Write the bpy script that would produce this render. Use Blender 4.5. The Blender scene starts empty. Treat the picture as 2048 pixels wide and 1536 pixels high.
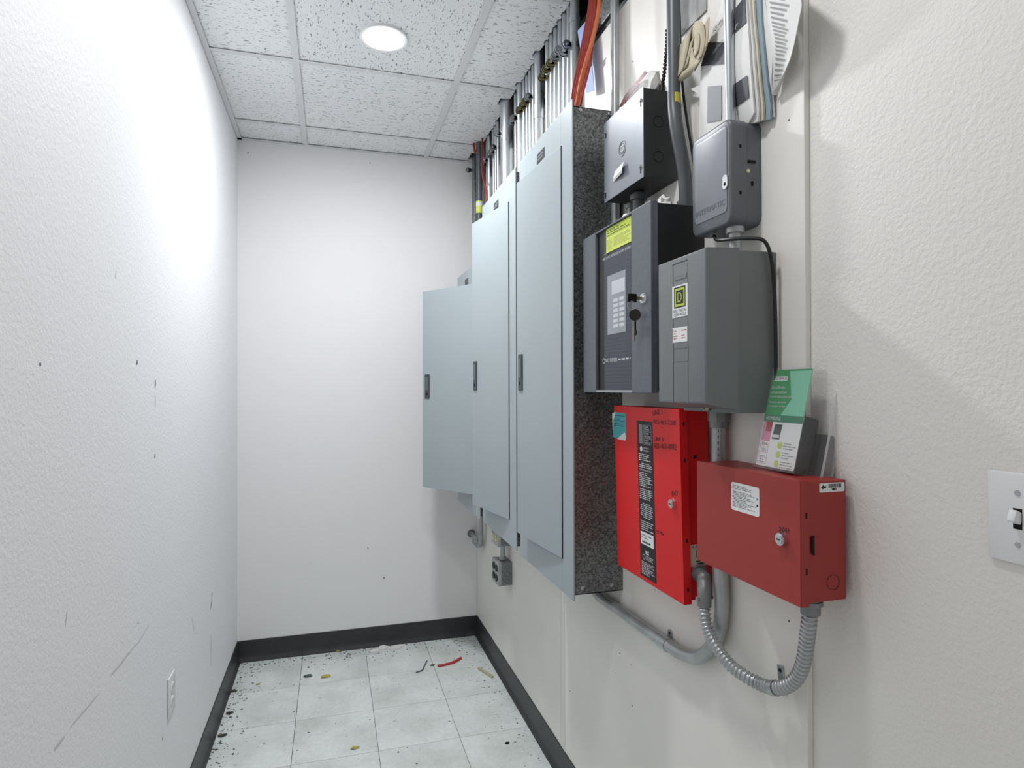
import bpy, bmesh, math, random
from mathutils import Vector, Matrix

# ------------------------------------------------------------------ camera
FPX, YAW, PIT, ROL, HC = 1231.8, .2851, .0072, .0026, 1.3344     # solved from floor and ceiling tiles, 2048x1536
def _rot():
    c, s = math.cos(YAW), math.sin(YAW); A = Matrix(((c, -s, 0), (s, c, 0), (0, 0, 1)))
    c, s = math.cos(PIT), math.sin(PIT); B = Matrix(((1, 0, 0), (0, c, s), (0, -s, c)))
    c, s = math.cos(ROL), math.sin(ROL); D = Matrix(((c, 0, -s), (0, 1, 0), (s, 0, c)))
    return D @ B @ A
RM = _rot(); EYE = Vector((0, 0, HC))
scene = bpy.context.scene
C = scene.collection
cam = bpy.data.cameras.new('camera'); camo = bpy.data.objects.new('camera', cam); C.objects.link(camo)
cam.sensor_width = 36; cam.lens = FPX / 2048 * 36; cam.clip_start = .02
camo.matrix_world = Matrix((
    (RM[0][0], RM[2][0], -RM[1][0], 0), (RM[0][1], RM[2][1], -RM[1][1], 0), (RM[0][2], RM[2][2], -RM[1][2], HC), (0, 0, 0, 1)))
scene.camera = camo
# ------------------------------------------------------------------ light and exposure
LED_POWER = 31.0          # emission of the ceiling downlight's lens
LED_FILL = .36                # share for the added fill downlight out of view, dimmer
DOOR_LIGHT = .04          # daylight-like brightness of the corridor beyond the open doorway behind the camera
w = bpy.data.worlds.new('world'); scene.world = w; w.use_nodes = True
w.node_tree.nodes['Background'].inputs[0].default_value = (1.0, .97, .93, 1)
w.node_tree.nodes['Background'].inputs[1].default_value = DOOR_LIGHT
vs = scene.view_settings
vs.view_transform = 'Standard'; vs.look = 'None'; vs.exposure = 3.56; vs.gamma = 1; vs.use_curve_mapping = False

# ------------------------------------------------------------------ pixel -> place
def ray(u, v):
    d = Vector(((u - 1024) / FPX, 1, (768 - v) / FPX))
    return RM.transposed() @ d
def onX(u, v, X): d = ray(u, v); return EYE + d * (X / d.x)
def onY(u, v, Y): d = ray(u, v); return EYE + d * (Y / d.y)
def onZ(u, v, Z): d = ray(u, v); return EYE + d * ((Z - HC) / d.z)
def WF(yfar, zbot, xwall=.76):            # frame on the right wall: s to the viewer's right, t up, n out of the wall
    return Matrix(((0, 0, -1, xwall), (-1, 0, 0, yfar), (0, 1, 0, zbot), (0, 0, 0, 1)))
def stpx(F, n, u, v):                     # pixel -> (s,t) on the plane n of frame F
    p = F @ Vector((0, 0, n)); nn = F.to_3x3() @ Vector((0, 0, 1)); d = ray(u, v)
    q = EYE + d * ((p - EYE).dot(nn) / d.dot(nn))
    l = F.inverted() @ q
    return l.x, l.y

# ------------------------------------------------------------------ materials
def srgb(c):
    f = lambda x: (x / 255 / 12.92) if x / 255 <= .04045 else ((x / 255 + .055) / 1.055) ** 2.4
    return (f(c[0]), f(c[1]), f(c[2]), 1)
MATS = {}
def mat(name, col, rough=.5, metal=0, var=0, vscale=6, bump=0, bscale=150, bdist=.002, emit=0, alpha=1, trans=0, spec=.5, col2=None, coat=0):
    if name in MATS: return MATS[name]
    m = bpy.data.materials.new(name); m.use_nodes = True; nt = m.node_tree
    b = nt.nodes['Principled BSDF']; L = nt.links.new
    c = srgb(col)
    b.inputs['Base Color'].default_value = c; b.inputs['Roughness'].default_value = rough; b.inputs['Metallic'].default_value = metal
    b.inputs['Specular IOR Level'].default_value = spec
    if coat: b.inputs['Coat Weight'].default_value = coat
    if alpha < 1: b.inputs['Alpha'].default_value = alpha
    if trans: b.inputs['Transmission Weight'].default_value = trans
    if emit: b.inputs['Emission Color'].default_value = c; b.inputs['Emission Strength'].default_value = emit
    tc = nt.nodes.new('ShaderNodeTexCoord')
    if var or col2:
        n = nt.nodes.new('ShaderNodeTexNoise'); n.inputs['Scale'].default_value = vscale; n.inputs['Detail'].default_value = 5
        L(tc.outputs['Object'], n.inputs['Vector'])
        r = nt.nodes.new('ShaderNodeValToRGB'); L(n.outputs['Fac'], r.inputs['Fac'])
        r.color_ramp.elements[0].position = .35; r.color_ramp.elements[1].position = .65
        if col2: r.color_ramp.elements[0].color = srgb(col2); r.color_ramp.elements[1].color = c
        else:
            r.color_ramp.elements[0].color = tuple(x * (1 - var) for x in c[:3]) + (1,)
            r.color_ramp.elements[1].color = tuple(min(1, x * (1 + var)) for x in c[:3]) + (1,)
        L(r.outputs['Color'], b.inputs['Base Color'])
    if bump:
        n = nt.nodes.new('ShaderNodeTexNoise'); n.inputs['Scale'].default_value = bscale; n.inputs['Detail'].default_value = 2
        L(tc.outputs['Object'], n.inputs['Vector'])
        bm_ = nt.nodes.new('ShaderNodeBump'); bm_.inputs['Strength'].default_value = bump; bm_.inputs['Distance'].default_value = bdist
        L(n.outputs['Fac'], bm_.inputs['Height']); L(bm_.outputs['Normal'], b.inputs['Normal'])
    MATS[name] = m
    return m
def galvanized(name, dark, light, scale, rough=.42, metal=.75):
    m = mat(name, light, rough, metal); nt = m.node_tree; L = nt.links.new; b = nt.nodes['Principled BSDF']
    tc = nt.nodes.new('ShaderNodeTexCoord'); v = nt.nodes.new('ShaderNodeTexVoronoi'); v.inputs['Scale'].default_value = scale
    n = nt.nodes.new('ShaderNodeTexNoise'); n.inputs['Scale'].default_value = scale * .55; n.inputs['Detail'].default_value = 6; n.inputs['Roughness'].default_value = .75
    L(tc.outputs['Object'], v.inputs['Vector']); L(tc.outputs['Object'], n.inputs['Vector'])
    mx = nt.nodes.new('ShaderNodeMix'); mx.data_type = 'FLOAT'; mx.inputs[0].default_value = .72
    sx = nt.nodes.new('ShaderNodeSeparateColor'); L(v.outputs['Color'], sx.inputs[0])
    L(sx.outputs[0], mx.inputs[2]); L(n.outputs['Fac'], mx.inputs[3])
    r = nt.nodes.new('ShaderNodeValToRGB'); L(mx.outputs[0], r.inputs['Fac'])
    r.color_ramp.elements[0].position = .36; r.color_ramp.elements[0].color = srgb(dark)
    r.color_ramp.elements[1].position = .72; r.color_ramp.elements[1].color = srgb(light)
    L(r.outputs['Color'], b.inputs['Base Color'])
    return m
def ceiling_mat(name, rot):
    m = mat(name, (226, 227, 226), .9, spec=.2); nt = m.node_tree; L = nt.links.new; b = nt.nodes['Principled BSDF']
    tc = nt.nodes.new('ShaderNodeTexCoord'); oi = nt.nodes.new('ShaderNodeObjectInfo')
    ad = nt.nodes.new('ShaderNodeVectorMath'); ad.operation = 'ADD'; L(tc.outputs['Object'], ad.inputs[0]); L(oi.outputs['Random'], ad.inputs[1])
    mp = nt.nodes.new('ShaderNodeMapping'); mp.inputs['Scale'].default_value = (62, 190, 1) if not rot else (190, 62, 1); L(ad.outputs[0], mp.inputs['Vector'])
    n = nt.nodes.new('ShaderNodeTexNoise'); n.inputs['Scale'].default_value = 1; n.inputs['Detail'].default_value = 1.5; n.inputs['Distortion'].default_value = .6; L(mp.outputs[0], n.inputs['Vector'])
    n2 = nt.nodes.new('ShaderNodeTexNoise'); n2.inputs['Scale'].default_value = 420; n2.inputs['Detail'].default_value = 1; L(ad.outputs[0], n2.inputs['Vector'])
    r = nt.nodes.new('ShaderNodeValToRGB'); L(n.outputs['Fac'], r.inputs['Fac'])
    r.color_ramp.elements[0].position = .625; r.color_ramp.elements[0].color = (1, 1, 1, 1)
    r.color_ramp.elements[1].position = .67; r.color_ramp.elements[1].color = (.34, .34, .34, 1)
    r2 = nt.nodes.new('ShaderNodeValToRGB'); L(n2.outputs['Fac'], r2.inputs['Fac'])
    r2.color_ramp.elements[0].position = .68; r2.color_ramp.elements[0].color = (1, 1, 1, 1)
    r2.color_ramp.elements[1].position = .74; r2.color_ramp.elements[1].color = (.6, .6, .6, 1)
    mu = nt.nodes.new('ShaderNodeMix'); mu.data_type = 'RGBA'; mu.blend_type = 'MULTIPLY'; mu.inputs[0].default_value = 1
    L(r.outputs['Color'], mu.inputs[6]); L(r2.outputs['Color'], mu.inputs[7])
    mu2 = nt.nodes.new('ShaderNodeMix'); mu2.data_type = 'RGBA'; mu2.blend_type = 'MULTIPLY'; mu2.inputs[0].default_value = 1
    L(mu.outputs[2], mu2.inputs[6]); mu2.inputs[7].default_value = srgb((246, 247, 248))
    L(mu2.outputs[2], b.inputs['Base Color'])
    bp = nt.nodes.new('ShaderNodeBump'); bp.inputs['Distance'].default_value = .002; bp.inputs['Strength'].default_value = .5
    L(r.outputs['Color'], bp.inputs['Height']); L(bp.outputs['Normal'], b.inputs['Normal'])
    return m
def floor_mat():
    m = mat('vinyl_tile', (205, 211, 207), .38, spec=.45); nt = m.node_tree; L = nt.links.new; b = nt.nodes['Principled BSDF']
    tc = nt.nodes.new('ShaderNodeTexCoord'); oi = nt.nodes.new('ShaderNodeObjectInfo')
    sc = nt.nodes.new('ShaderNodeVectorMath'); sc.operation = 'SCALE'; sc.inputs['Scale'].default_value = 7
    L(oi.outputs['Location'], sc.inputs[0])
    ad = nt.nodes.new('ShaderNodeVectorMath'); ad.operation = 'ADD'; L(tc.outputs['Object'], ad.inputs[0]); L(sc.outputs[0], ad.inputs[1])
    def ramp(src, p0, c0, p1, c1):
        r = nt.nodes.new('ShaderNodeValToRGB'); L(src, r.inputs['Fac'])
        r.color_ramp.elements[0].position = p0; r.color_ramp.elements[0].color = c0
        r.color_ramp.elements[1].position = p1; r.color_ramp.elements[1].color = c1
        return r.outputs['Color']
    def noise(s, d):
        n = nt.nodes.new('ShaderNodeTexNoise'); n.inputs['Scale'].default_value = s; n.inputs['Detail'].default_value = d; L(ad.outputs[0], n.inputs['Vector']); return n.outputs['Fac']
    W1 = (1, 1, 1, 1)
    layers = [ramp(noise(55, 3), .3, (.9, .91, .9, 1), .7, W1), ramp(noise(170, 2), .66, W1, .74, (.62, .62, .6, 1)),
              ramp(noise(5, 6), .33, (.78, .79, .77, 1), .6, W1), ramp(noise(24, 5), .66, W1, .78, (.6, .6, .55, 1))]
    cur = None
    for l in layers:
        mu = nt.nodes.new('ShaderNodeMix'); mu.data_type = 'RGBA'; mu.blend_type = 'MULTIPLY'; mu.inputs[0].default_value = 1
        if cur is None: mu.inputs[6].default_value = srgb((232, 238, 236))
        else: L(cur, mu.inputs[6])
        L(l, mu.inputs[7]); cur = mu.outputs[2]
    L(cur, b.inputs['Base Color'])
    return m
M = {}
M['wall'] = mat('wall_paint_orange_peel', (240, 240, 242), .6, bump=.45, bscale=130, bdist=.003, spec=.3)
M['wall_back'] = mat('wall_paint_smooth', (237, 236, 237), .65, bump=.08, bscale=120, bdist=.002, spec=.3)
M['ply'] = mat('plywood_paint', (234, 232, 227), .5, var=.03, vscale=3, bump=.06, bscale=60, bdist=.002, spec=.35)
M['ply_top'] = mat('caulk_paint', (226, 225, 220), .5)
M['drywall'] = mat('drywall_paint', (233, 231, 227), .55, bump=.45, bscale=150, bdist=.003, spec=.35)
M['cove'] = mat('cove_base_vinyl', (52, 53, 55), .42, var=.12, vscale=14, spec=.4)
M['ct1'] = ceiling_mat('ceiling_tile_across', False); M['ct2'] = ceiling_mat('ceiling_tile_along', True)
M['tee'] = mat('tee_bar_white', (226, 227, 228), .5)
M['floor'] = floor_mat(); M['mastic'] = mat('floor_joint', (78, 80, 77), .8)
M['ansi'] = mat('panel_grey_paint', (163, 173, 177), .42, var=.015, vscale=4, spec=.4)
M['galv'] = galvanized('galvanized_spangle', (84, 86, 86), (150, 153, 153), 240, .4, .7)
M['emt'] = mat('conduit_zinc', (188, 192, 196), .34, .85, var=.06, vscale=25)
M['emt_dull'] = mat('conduit_zinc_dull', (172, 175, 176), .36, .5, var=.12, vscale=18)
M['emt_dark'] = mat('conduit_grey', (88, 91, 94), .42, .3, var=.08, vscale=20)
M['zinc'] = mat('zinc_clip', (175, 178, 180), .3, .9)
M['brass_zinc'] = mat('yellow_zinc_clip', (140, 132, 92), .32, .9)
M['steel'] = mat('screw_steel', (190, 192, 195), .25, 1)
M['chrome'] = mat('lock_chrome', (215, 216, 218), .18, 1)
M['black'] = mat('black_plastic', (18, 18, 19), .5)
M['hole'] = mat('hole_black', (8, 8, 8), .9)
M['dkplate'] = mat('latch_dark_grey', (66, 68, 74), .45)
M['nameplate'] = mat('nameplate_grey', (46, 49, 52), .4)
M['nameink'] = mat('nameplate_ink', (120, 124, 126), .5)
M['jcover'] = mat('grey_cover_metal', (142, 147, 155), .38, .25, var=.05, vscale=9)
M['jbody'] = mat('dark_box_paint', (44, 46, 47), .5)
M['timer'] = mat('timer_grey', (96, 99, 104), .42, var=.03, vscale=10)
M['timer_face'] = mat('timer_face_grey', (128, 131, 138), .4, var=.03, vscale=10)
M['sqd'] = mat('enclosure_grey', (114, 118, 120), .45, var=.02, vscale=8)
M['notif'] = mat('black_cabinet', (24, 25, 27), .5, var=.1, vscale=60)
M['notif_front'] = mat('charcoal_cabinet_front', (94, 98, 106), .42, var=.05, vscale=80)
M['notif_plate'] = mat('navy_face_plate', (58, 61, 74), .45)
M['grid'] = mat('face_plate_line', (98, 102, 114), .5)
M['lcd'] = mat('window_pane_grey', (150, 154, 162), .25)
M['lcd_lite'] = mat('window_button_pale', (200, 204, 212), .4)
M['yellow'] = mat('yellow_card', (214, 226, 104), .6)
M['yellow_head'] = mat('yellow_card_header', (186, 204, 62), .6)
M['ink'] = mat('black_ink', (28, 30, 30), .6)
M['olive_ink'] = mat('olive_ink', (92, 100, 48), .6)
M['white_ink'] = mat('white_ink', (212, 214, 216), .6)
M['grey_ink'] = mat('grey_ink', (130, 132, 134), .6)
M['red'] = mat('bright_red_paint', (216, 24, 28), .42, var=.02, vscale=5, spec=.4)
M['red2'] = mat('brick_red_paint', (160, 58, 52), .45, var=.02, vscale=5, spec=.35)
M['teal'] = mat('teal_sticker', (62, 164, 168), .5)
M['white'] = mat('white_label', (228, 229, 229), .5)
M['cream_label'] = mat('cream_label', (196, 186, 168), .5)
M['redink'] = mat('red_ink', (176, 60, 66), .6)
M['lime'] = mat('lime_logo', (190, 200, 70), .5)
M['flex'] = mat('flex_steel', (178, 181, 183), .34, .6)
M['cast'] = mat('cast_connector', (132, 135, 136), .45, .45)
M['plasticwhite'] = mat('white_plastic', (232, 232, 233), .3)
M['ivory'] = mat('ivory_plastic', (214, 210, 160), .4)
M['paper'] = mat('white_paper', (216, 216, 214), .8)
M['paper_cream'] = mat('cream_paper', (206, 200, 182), .8)
M['paper_blue'] = mat('blue_grey_paper', (138, 156, 166), .7)
M['paper_aged'] = mat('newsprint', (188, 180, 158), .9, var=.1, vscale=40)
M['band'] = mat('dark_print_band', (62, 64, 70), .6)
M['band_mid'] = mat('grey_print_band', (132, 134, 138), .6)
M['redcable'] = mat('red_cable', (150, 42, 28), .35)
M['orangecable'] = mat('orange_cable', (196, 100, 44), .4)
M['bluesheet'] = mat('blue_sheet', (140, 160, 205), .6)
M['clear'] = mat('clear_plastic', (225, 228, 230), .08, alpha=.07, spec=1.0)
M['clear_wrap'] = mat('clear_wrap', (215, 218, 220), .15, alpha=.22, spec=1.0)
M['green'] = mat('green_card', (22, 150, 78), .5); M['mint'] = mat('mint_card', (130, 208, 176), .5); M['dkgreen'] = mat('dark_green_card', (20, 122, 84), .5)
M['pink'] = mat('pink_card', (206, 130, 160), .5); M['crimson'] = mat('crimson_card', (160, 40, 60), .5); M['limedot'] = mat('lime_dot', (190, 204, 90), .5)
M['maroon'] = mat('maroon_ribbon', (110, 20, 30), .5)
M['led'] = mat('led_lens', (251, 253, 255), .4, emit=LED_POWER)
M['led_fill'] = mat('fill_lens', (252, 252, 253), .4, emit=LED_POWER * LED_FILL)
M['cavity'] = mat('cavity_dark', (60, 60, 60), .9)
M['scuff'] = mat('scuff_dark', (96, 96, 96), .8); M['scuff_white'] = mat('scuff_white', (236, 236, 236), .6); M['scuff_soft'] = mat('scuff_soft', (204, 204, 206), .8)
M['keyblack'] = mat('key_dark', (40, 38, 36), .35, .6); M['keybrass'] = mat('key_brass', (150, 140, 112), .3, .9)
M['wood'] = mat('wood_chip', (188, 180, 150), .8); M['redplastic'] = mat('red_insulation', (196, 62, 60), .4)
M['crumb'] = mat('dark_crumb', (78, 76, 66), .9); M['crumb_y'] = mat('yellow_crumb', (182, 172, 96), .9); M['crumb_g'] = mat('green_crumb', (86, 104, 98), .9)
M['plaster'] = mat('plaster_white', (226, 226, 222), .8)

# ------------------------------------------------------------------ builders
I4 = Matrix.Identity(4)
class MB:
    def __init__(s, F=None): s.v, s.f, s.F = [], [], (F or I4)
    def add(s, vs, fs):
        o = len(s.v); s.v += [s.F @ Vector(p) for p in vs]; s.f += [tuple(i + o for i in q) for q in fs]; return s
    def box(s, x0, x1, y0, y1, z0, z1, bev=0):
        bm = bmesh.new(); r = bmesh.ops.create_cube(bm, size=1)
        for p in bm.verts: p.co = Vector(((x0 + x1) / 2 + p.co.x * (x1 - x0), (y0 + y1) / 2 + p.co.y * (y1 - y0), (z0 + z1) / 2 + p.co.z * (z1 - z0)))
        if bev: bmesh.ops.bevel(bm, geom=bm.edges[:], offset=bev, segments=2, profile=.5, affect='EDGES', clamp_overlap=True)
        return s.bm(bm)
    def bm(s, bm):
        bm.verts.index_update(); s.add([p.co.copy() for p in bm.verts], [[q.index for q in f.verts] for f in bm.faces]); bm.free(); return s
    def prism(s, pts, z0, z1, top_scale=None, bev=0):          # outline in xy, extruded along z
        bm = bmesh.new(); a = [bm.verts.new((x, y, z0)) for x, y in pts]
        q = top_scale or pts
        b = [bm.verts.new((x, y, z1)) for x, y in q]; n = len(pts)
        bm.faces.new(a[::-1]); bm.faces.new(b)
        for i in range(n): bm.faces.new((a[i], a[(i + 1) % n], b[(i + 1) % n], b[i]))
        bmesh.ops.recalc_face_normals(bm, faces=bm.faces[:])
        if bev: bmesh.ops.bevel(bm, geom=[e for e in bm.edges if all(abs(p.co.z - z1) < 1e-6 for p in e.verts)], offset=bev, segments=3, profile=.5, affect='EDGES')
        return s.bm(bm)
    def cyl(s, p, q, r, n=16, r2=None, cap=True):
        p, q = Vector(p), Vector(q); d = (q - p).normalized(); a = d.orthogonal().normalized(); b = d.cross(a); r2 = r if r2 is None else r2
        vs = [p + (a * math.cos(t) + b * math.sin(t)) * r for t in [2 * math.pi * i / n for i in range(n)]]
        vs += [q + (a * math.cos(t) + b * math.sin(t)) * r2 for t in [2 * math.pi * i / n for i in range(n)]]
        fs = [(i, (i + 1) % n, n + (i + 1) % n, n + i) for i in range(n)]
        if cap: fs += [tuple(range(n))[::-1], tuple(range(n, 2 * n))]
        return s.add(vs, fs)
    def tube(s, pts, r, n=12, cap=True):                        # r: number or list
        pts = [Vector(p) for p in pts]; k = len(pts); rs = r if isinstance(r, (list, tuple)) else [r] * k
        a = None; vs, fs = [], []
        for i, p in enumerate(pts):
            d = (pts[min(i + 1, k - 1)] - pts[max(i - 1, 0)]).normalized()
            a = d.orthogonal().normalized() if a is None else (a - d * a.dot(d)).normalized()
            b = d.cross(a)
            vs += [p + (a * math.cos(t) + b * math.sin(t)) * rs[i] for t in [2 * math.pi * j / n for j in range(n)]]
            if i: o = (i - 1) * n; fs += [(o + j, o + (j + 1) % n, o + n + (j + 1) % n, o + n + j) for j in range(n)]
        if cap: fs += [tuple(range(n))[::-1], tuple(range((k - 1) * n, k * n))]
        return s.add(vs, fs)
    def ring(s, c, d, r0, r1, h, n=24):                         # annulus with thickness h along d
        c, d = Vector(c), Vector(d).normalized(); a = d.orthogonal().normalized(); b = d.cross(a); vs = []
        for rr, hh in ((r0, 0), (r1, 0), (r1, h), (r0, h)):
            vs += [c + d * hh + (a * math.cos(t) + b * math.sin(t)) * rr for t in [2 * math.pi * j / n for j in range(n)]]
        fs = []
        for k in range(4):
            for j in range(n): fs.append((k * n + j, k * n + (j + 1) % n, ((k + 1) % 4) * n + (j + 1) % n, ((k + 1) % 4) * n + j))
        return s.add(vs, fs)
    def build(s, name, m, parent=None, smooth=False, kind=None):
        off = Vector((0, 0, 0))
        if parent is not None:
            q = parent
            while q is not None: off += q.location; q = q.parent
        me = bpy.data.meshes.new(name); me.from_pydata([p - off for p in s.v], [], s.f); me.materials.append(M[m] if isinstance(m, str) else m)
        b = bmesh.new(); b.from_mesh(me); bmesh.ops.recalc_face_normals(b, faces=b.faces[:]); b.to_mesh(me); b.free()
        if smooth:
            for p in me.polygons: p.use_smooth = True
            me.set_sharp_from_angle(angle=math.radians(40))
        o = bpy.data.objects.new(name, me); C.objects.link(o); o.parent = parent
        if kind: o['kind'] = kind
        return o
def thing(name, label, cat, loc, group=None):
    o = bpy.data.objects.new(name, None); C.objects.link(o); o.location = loc; o.empty_display_size = .05
    return tag(o, label, cat, group)
def tag(o, label, cat, group=None, kind=None):
    o['label'] = label; o['category'] = cat
    if group: o['group'] = group
    if kind: o['kind'] = kind
    return o
def struct(o): o['kind'] = 'structure'; return o
def rrect(s0, s1, t0, t1, r, n=5):
    out = []
    for cx, cy, a0 in ((s1 - r, t0 + r, -90), (s1 - r, t1 - r, 0), (s0 + r, t1 - r, 90), (s0 + r, t0 + r, 180)):
        out += [(cx + r * math.cos(math.radians(a0 + 90 * i / n)), cy + r * math.sin(math.radians(a0 + 90 * i / n))) for i in range(n + 1)]
    return out
def smooth_path(pts, k=6):                                      # Catmull-Rom
    P = [Vector(p) for p in pts]; P = [P[0] * 2 - P[1]] + P + [P[-1] * 2 - P[-2]]; out = []
    for i in range(1, len(P) - 2):
        for j in range(k):
            t = j / k; a, b, c, d = P[i - 1:i + 3]
            out.append(.5 * ((2 * b) + (c - a) * t + (2 * a - 5 * b + 4 * c - d) * t * t + (3 * b - a - 3 * c + d) * t ** 3))
    out.append(P[-2]); return out
_tc = {}
def text_mesh(body):
    if body in _tc: return _tc[body]
    cu = bpy.data.curves.new('lettering', 'FONT'); cu.body = body; cu.size = 1; cu.resolution_u = 3
    o = bpy.data.objects.new('lettering', cu); C.objects.link(o); bpy.context.view_layer.update()
    me = bpy.data.meshes.new_from_object(o.evaluated_get(bpy.context.evaluated_depsgraph_get()))
    vs = [(p.co.x, p.co.y) for p in me.vertices]; fs = [tuple(p.vertices) for p in me.polygons]
    bpy.data.objects.remove(o); bpy.data.curves.remove(cu); bpy.data.meshes.remove(me)
    x0 = min(p[0] for p in vs); x1 = max(p[0] for p in vs); y0 = min(p[1] for p in vs); y1 = max(p[1] for p in vs)
    _tc[body] = ([((x - x0) / (x1 - x0), (y - y0) / (y1 - y0)) for x, y in vs], fs); return _tc[body]
def lettering(F, body, s0, s1, t0, t1, n, m, parent, name='lettering', slant=0, shear=0):
    vs, fs = text_mesh(body)
    return MB(F).add([(s0 + x * (s1 - s0) + shear * y * (t1 - t0), t0 + y * (t1 - t0) + slant * x, n) for x, y in vs], fs).build(name, m, parent)
def rows(F, s0, s1, t0, t1, k, n, m, parent, seed=1, fill=.55, name='printed_text', word=.012, gaps=.15, center=False):
    rnd = random.Random(seed); b = MB(F); h = (t1 - t0) / k
    for i in range(k):
        if rnd.random() < gaps: continue
        y1 = t1 - i * h - h * (1 - fill) / 2; y0 = y1 - h * fill
        wd = (s1 - s0) * rnd.choice((1, .95, .9, .8, .6)); x = s0 + ((s1 - s0 - wd) / 2 if center else 0); e = x + wd
        while x < e:
            q = min(e, x + word * rnd.uniform(.4, 1.5))
            b.add([(x, y0, n), (q, y0, n), (q, y1, n), (x, y1, n)], [(0, 1, 2, 3)]); x = q + word * .22
    return b.build(name, m, parent)
def plate(F, s0, s1, t0, t1, n0, n1, m, parent, name, bev=0): return MB(F).box(s0, s1, t0, t1, n0, n1, bev).build(name, m, parent)
def rect_px(F, n, tl, br):
    a = stpx(F, n, *tl); b = stpx(F, n, *br); return a[0], b[0], b[1], a[1]

# ------------------------------------------------------------------ the room
XL, XR, YB, YN, ZC = -.443, .76, 3.277, -.36, 2.565
XD = .771                                  # drywall plane behind the plywood boards
PLY_END, PLY_TOP = .849, 2.372
S2 = .6096; CA = -.127; C1 = 2.4369
struct(MB().box(XL - .1, XL, YN - .1, YB + .1, 0, 2.95).build('wall_left', 'wall'))
struct(MB().box(XL, XD + .1, YB, YB + .1, 0, 2.95).build('wall_back', 'wall_back'))
wr = struct(MB().box(XD, XD + .1, YN - .1, YB, 0, PLY_TOP).box(XD, XD + .1, YN - .1, PLY_END - .05, PLY_TOP, 2.95).build('wall_right', 'drywall'))
# plywood boards of the right wall
for y0, y1 in ((PLY_END, 2.0065), (2.009, YB - .002)):
    MB().box(XR, XD, y0, y1, .0, PLY_TOP, .0012).build('plywood_board', 'ply', wr)
MB().box(XR - .0012, XR + .001, 1.962, 2.0045, .10, .773, .0005).build('joint_tape', 'ply_top', wr)
# the open stud cavity above the boards
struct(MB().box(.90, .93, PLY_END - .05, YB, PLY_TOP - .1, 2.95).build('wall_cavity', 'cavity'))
# near wall with its doorway behind the camera
nw = MB().box(XL, -.38, YN - .1, YN, 0, 2.95).box(.60, XD, YN - .1, YN, 0, 2.95).box(-.38, .60, YN - .1, YN, 2.1, 2.95)
struct(nw.build('wall_near', 'wall'))
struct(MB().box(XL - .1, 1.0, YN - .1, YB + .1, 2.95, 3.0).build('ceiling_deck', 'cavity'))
# floor
fl = struct(MB().box(XL - .1, XD + .1, YN - .1, YB + .1, -.05, -.003).build('floor', 'mastic'))
T = .3048; fx0, fy0 = -.1389, 2.9361
def shared_box(name, w_, d_, h_, m, bev=.0006):
    return MB().box(0, w_, 0, d_, -h_, 0, bev)
tile_cache = {}
i0 = math.floor((XL - fx0) / T)
for i in range(i0, i0 + 5):
    for j in range(-11, 3):
        x0, x1 = max(XL, fx0 + i * T), min(XD, fx0 + (i + 1) * T); y0, y1 = max(YN, fy0 + j * T), min(YB, fy0 + (j + 1) * T)
        if x1 - x0 < .01 or y1 - y0 < .01: continue
        k = (round(x1 - x0, 3), round(y1 - y0, 3))
        if k not in tile_cache:
            o = MB().box(.0009, k[0] - .0009, .0009, k[1] - .0009, -.0031, 0, .0006).build('floor_tile', 'floor', fl); tile_cache[k] = o.data
        else:
            o = bpy.data.objects.new('floor_tile', tile_cache[k]); C.objects.link(o); o.parent = fl
        o.location = (x0, y0, 0)
# cove base: profile (distance from wall, height)
PROF = [(.0, .0), (.017, .0), (.0175, .0018), (.015, .007), (.011, .014), (.0075, .021), (.0055, .030), (.0035, .099), (.002, .1016), (0, .1016)]
def cove(name, p, q, nrm, m='cove'):
    p, q, nrm = Vector(p), Vector(q), Vector(nrm); n = len(PROF)
    vs = [e + nrm * a + Vector((0, 0, z)) for e in (p, q) for a, z in PROF]
    fs = [(i, (i + 1) % n, n + (i + 1) % n, n + i) for i in range(n)] + [tuple(range(n))[::-1], tuple(range(n, 2 * n))]
    return struct(MB().add(vs, fs).build(name, m))
cove('baseboard_left', (XL, YN, .0), (XL, YB, .0), (1, 0, 0))
cove('baseboard_back', (XL, YB, .0), (XR, YB, .0), (0, -1, 0))
cove('baseboard_right', (XR, PLY_END, .0), (XR, YB, .0), (-1, 0, 0))
cove('baseboard_right', (XD, YN, .0), (XD, PLY_END, .0), (-1, 0, 0))
# suspended ceiling
ce = bpy.data.objects.new('ceiling', None); C.objects.link(ce); struct(ce); ce.location = (0, 0, ZC)
XE = .735                                  # ragged cut edge of the tiles beside the conduits
rows_y = [YB] + [C1 + S2 - S2 * k for k in range(0, 7)]
rows_y[-1] = YN
rnd = random.Random(4)
def notched(x0, y0, x1, y1, holes):
    pts = [(x0, y0), (x0, y1)]
    y = y1; pts.append((XE - .004, y1))
    for hy, hw, hx in sorted(holes, reverse=True):
        if not (y0 + .01 < hy - hw and hy + hw < y1 - .01): continue
        pts += [(XE + rnd.uniform(-.004, .003), hy + hw), (hx, hy + hw - .004), (hx, hy - hw + .004), (XE + rnd.uniform(-.004, .003), hy - hw)]
    pts.append((XE - .002, y0)); return pts
CONDUIT_HOLES = []                         # filled from the conduit list below
cond = []                                  # (u, v, X, radius, clip material or None, clip pixel v)
def cY(u, v, X): return onX(u, v, X).y
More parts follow.
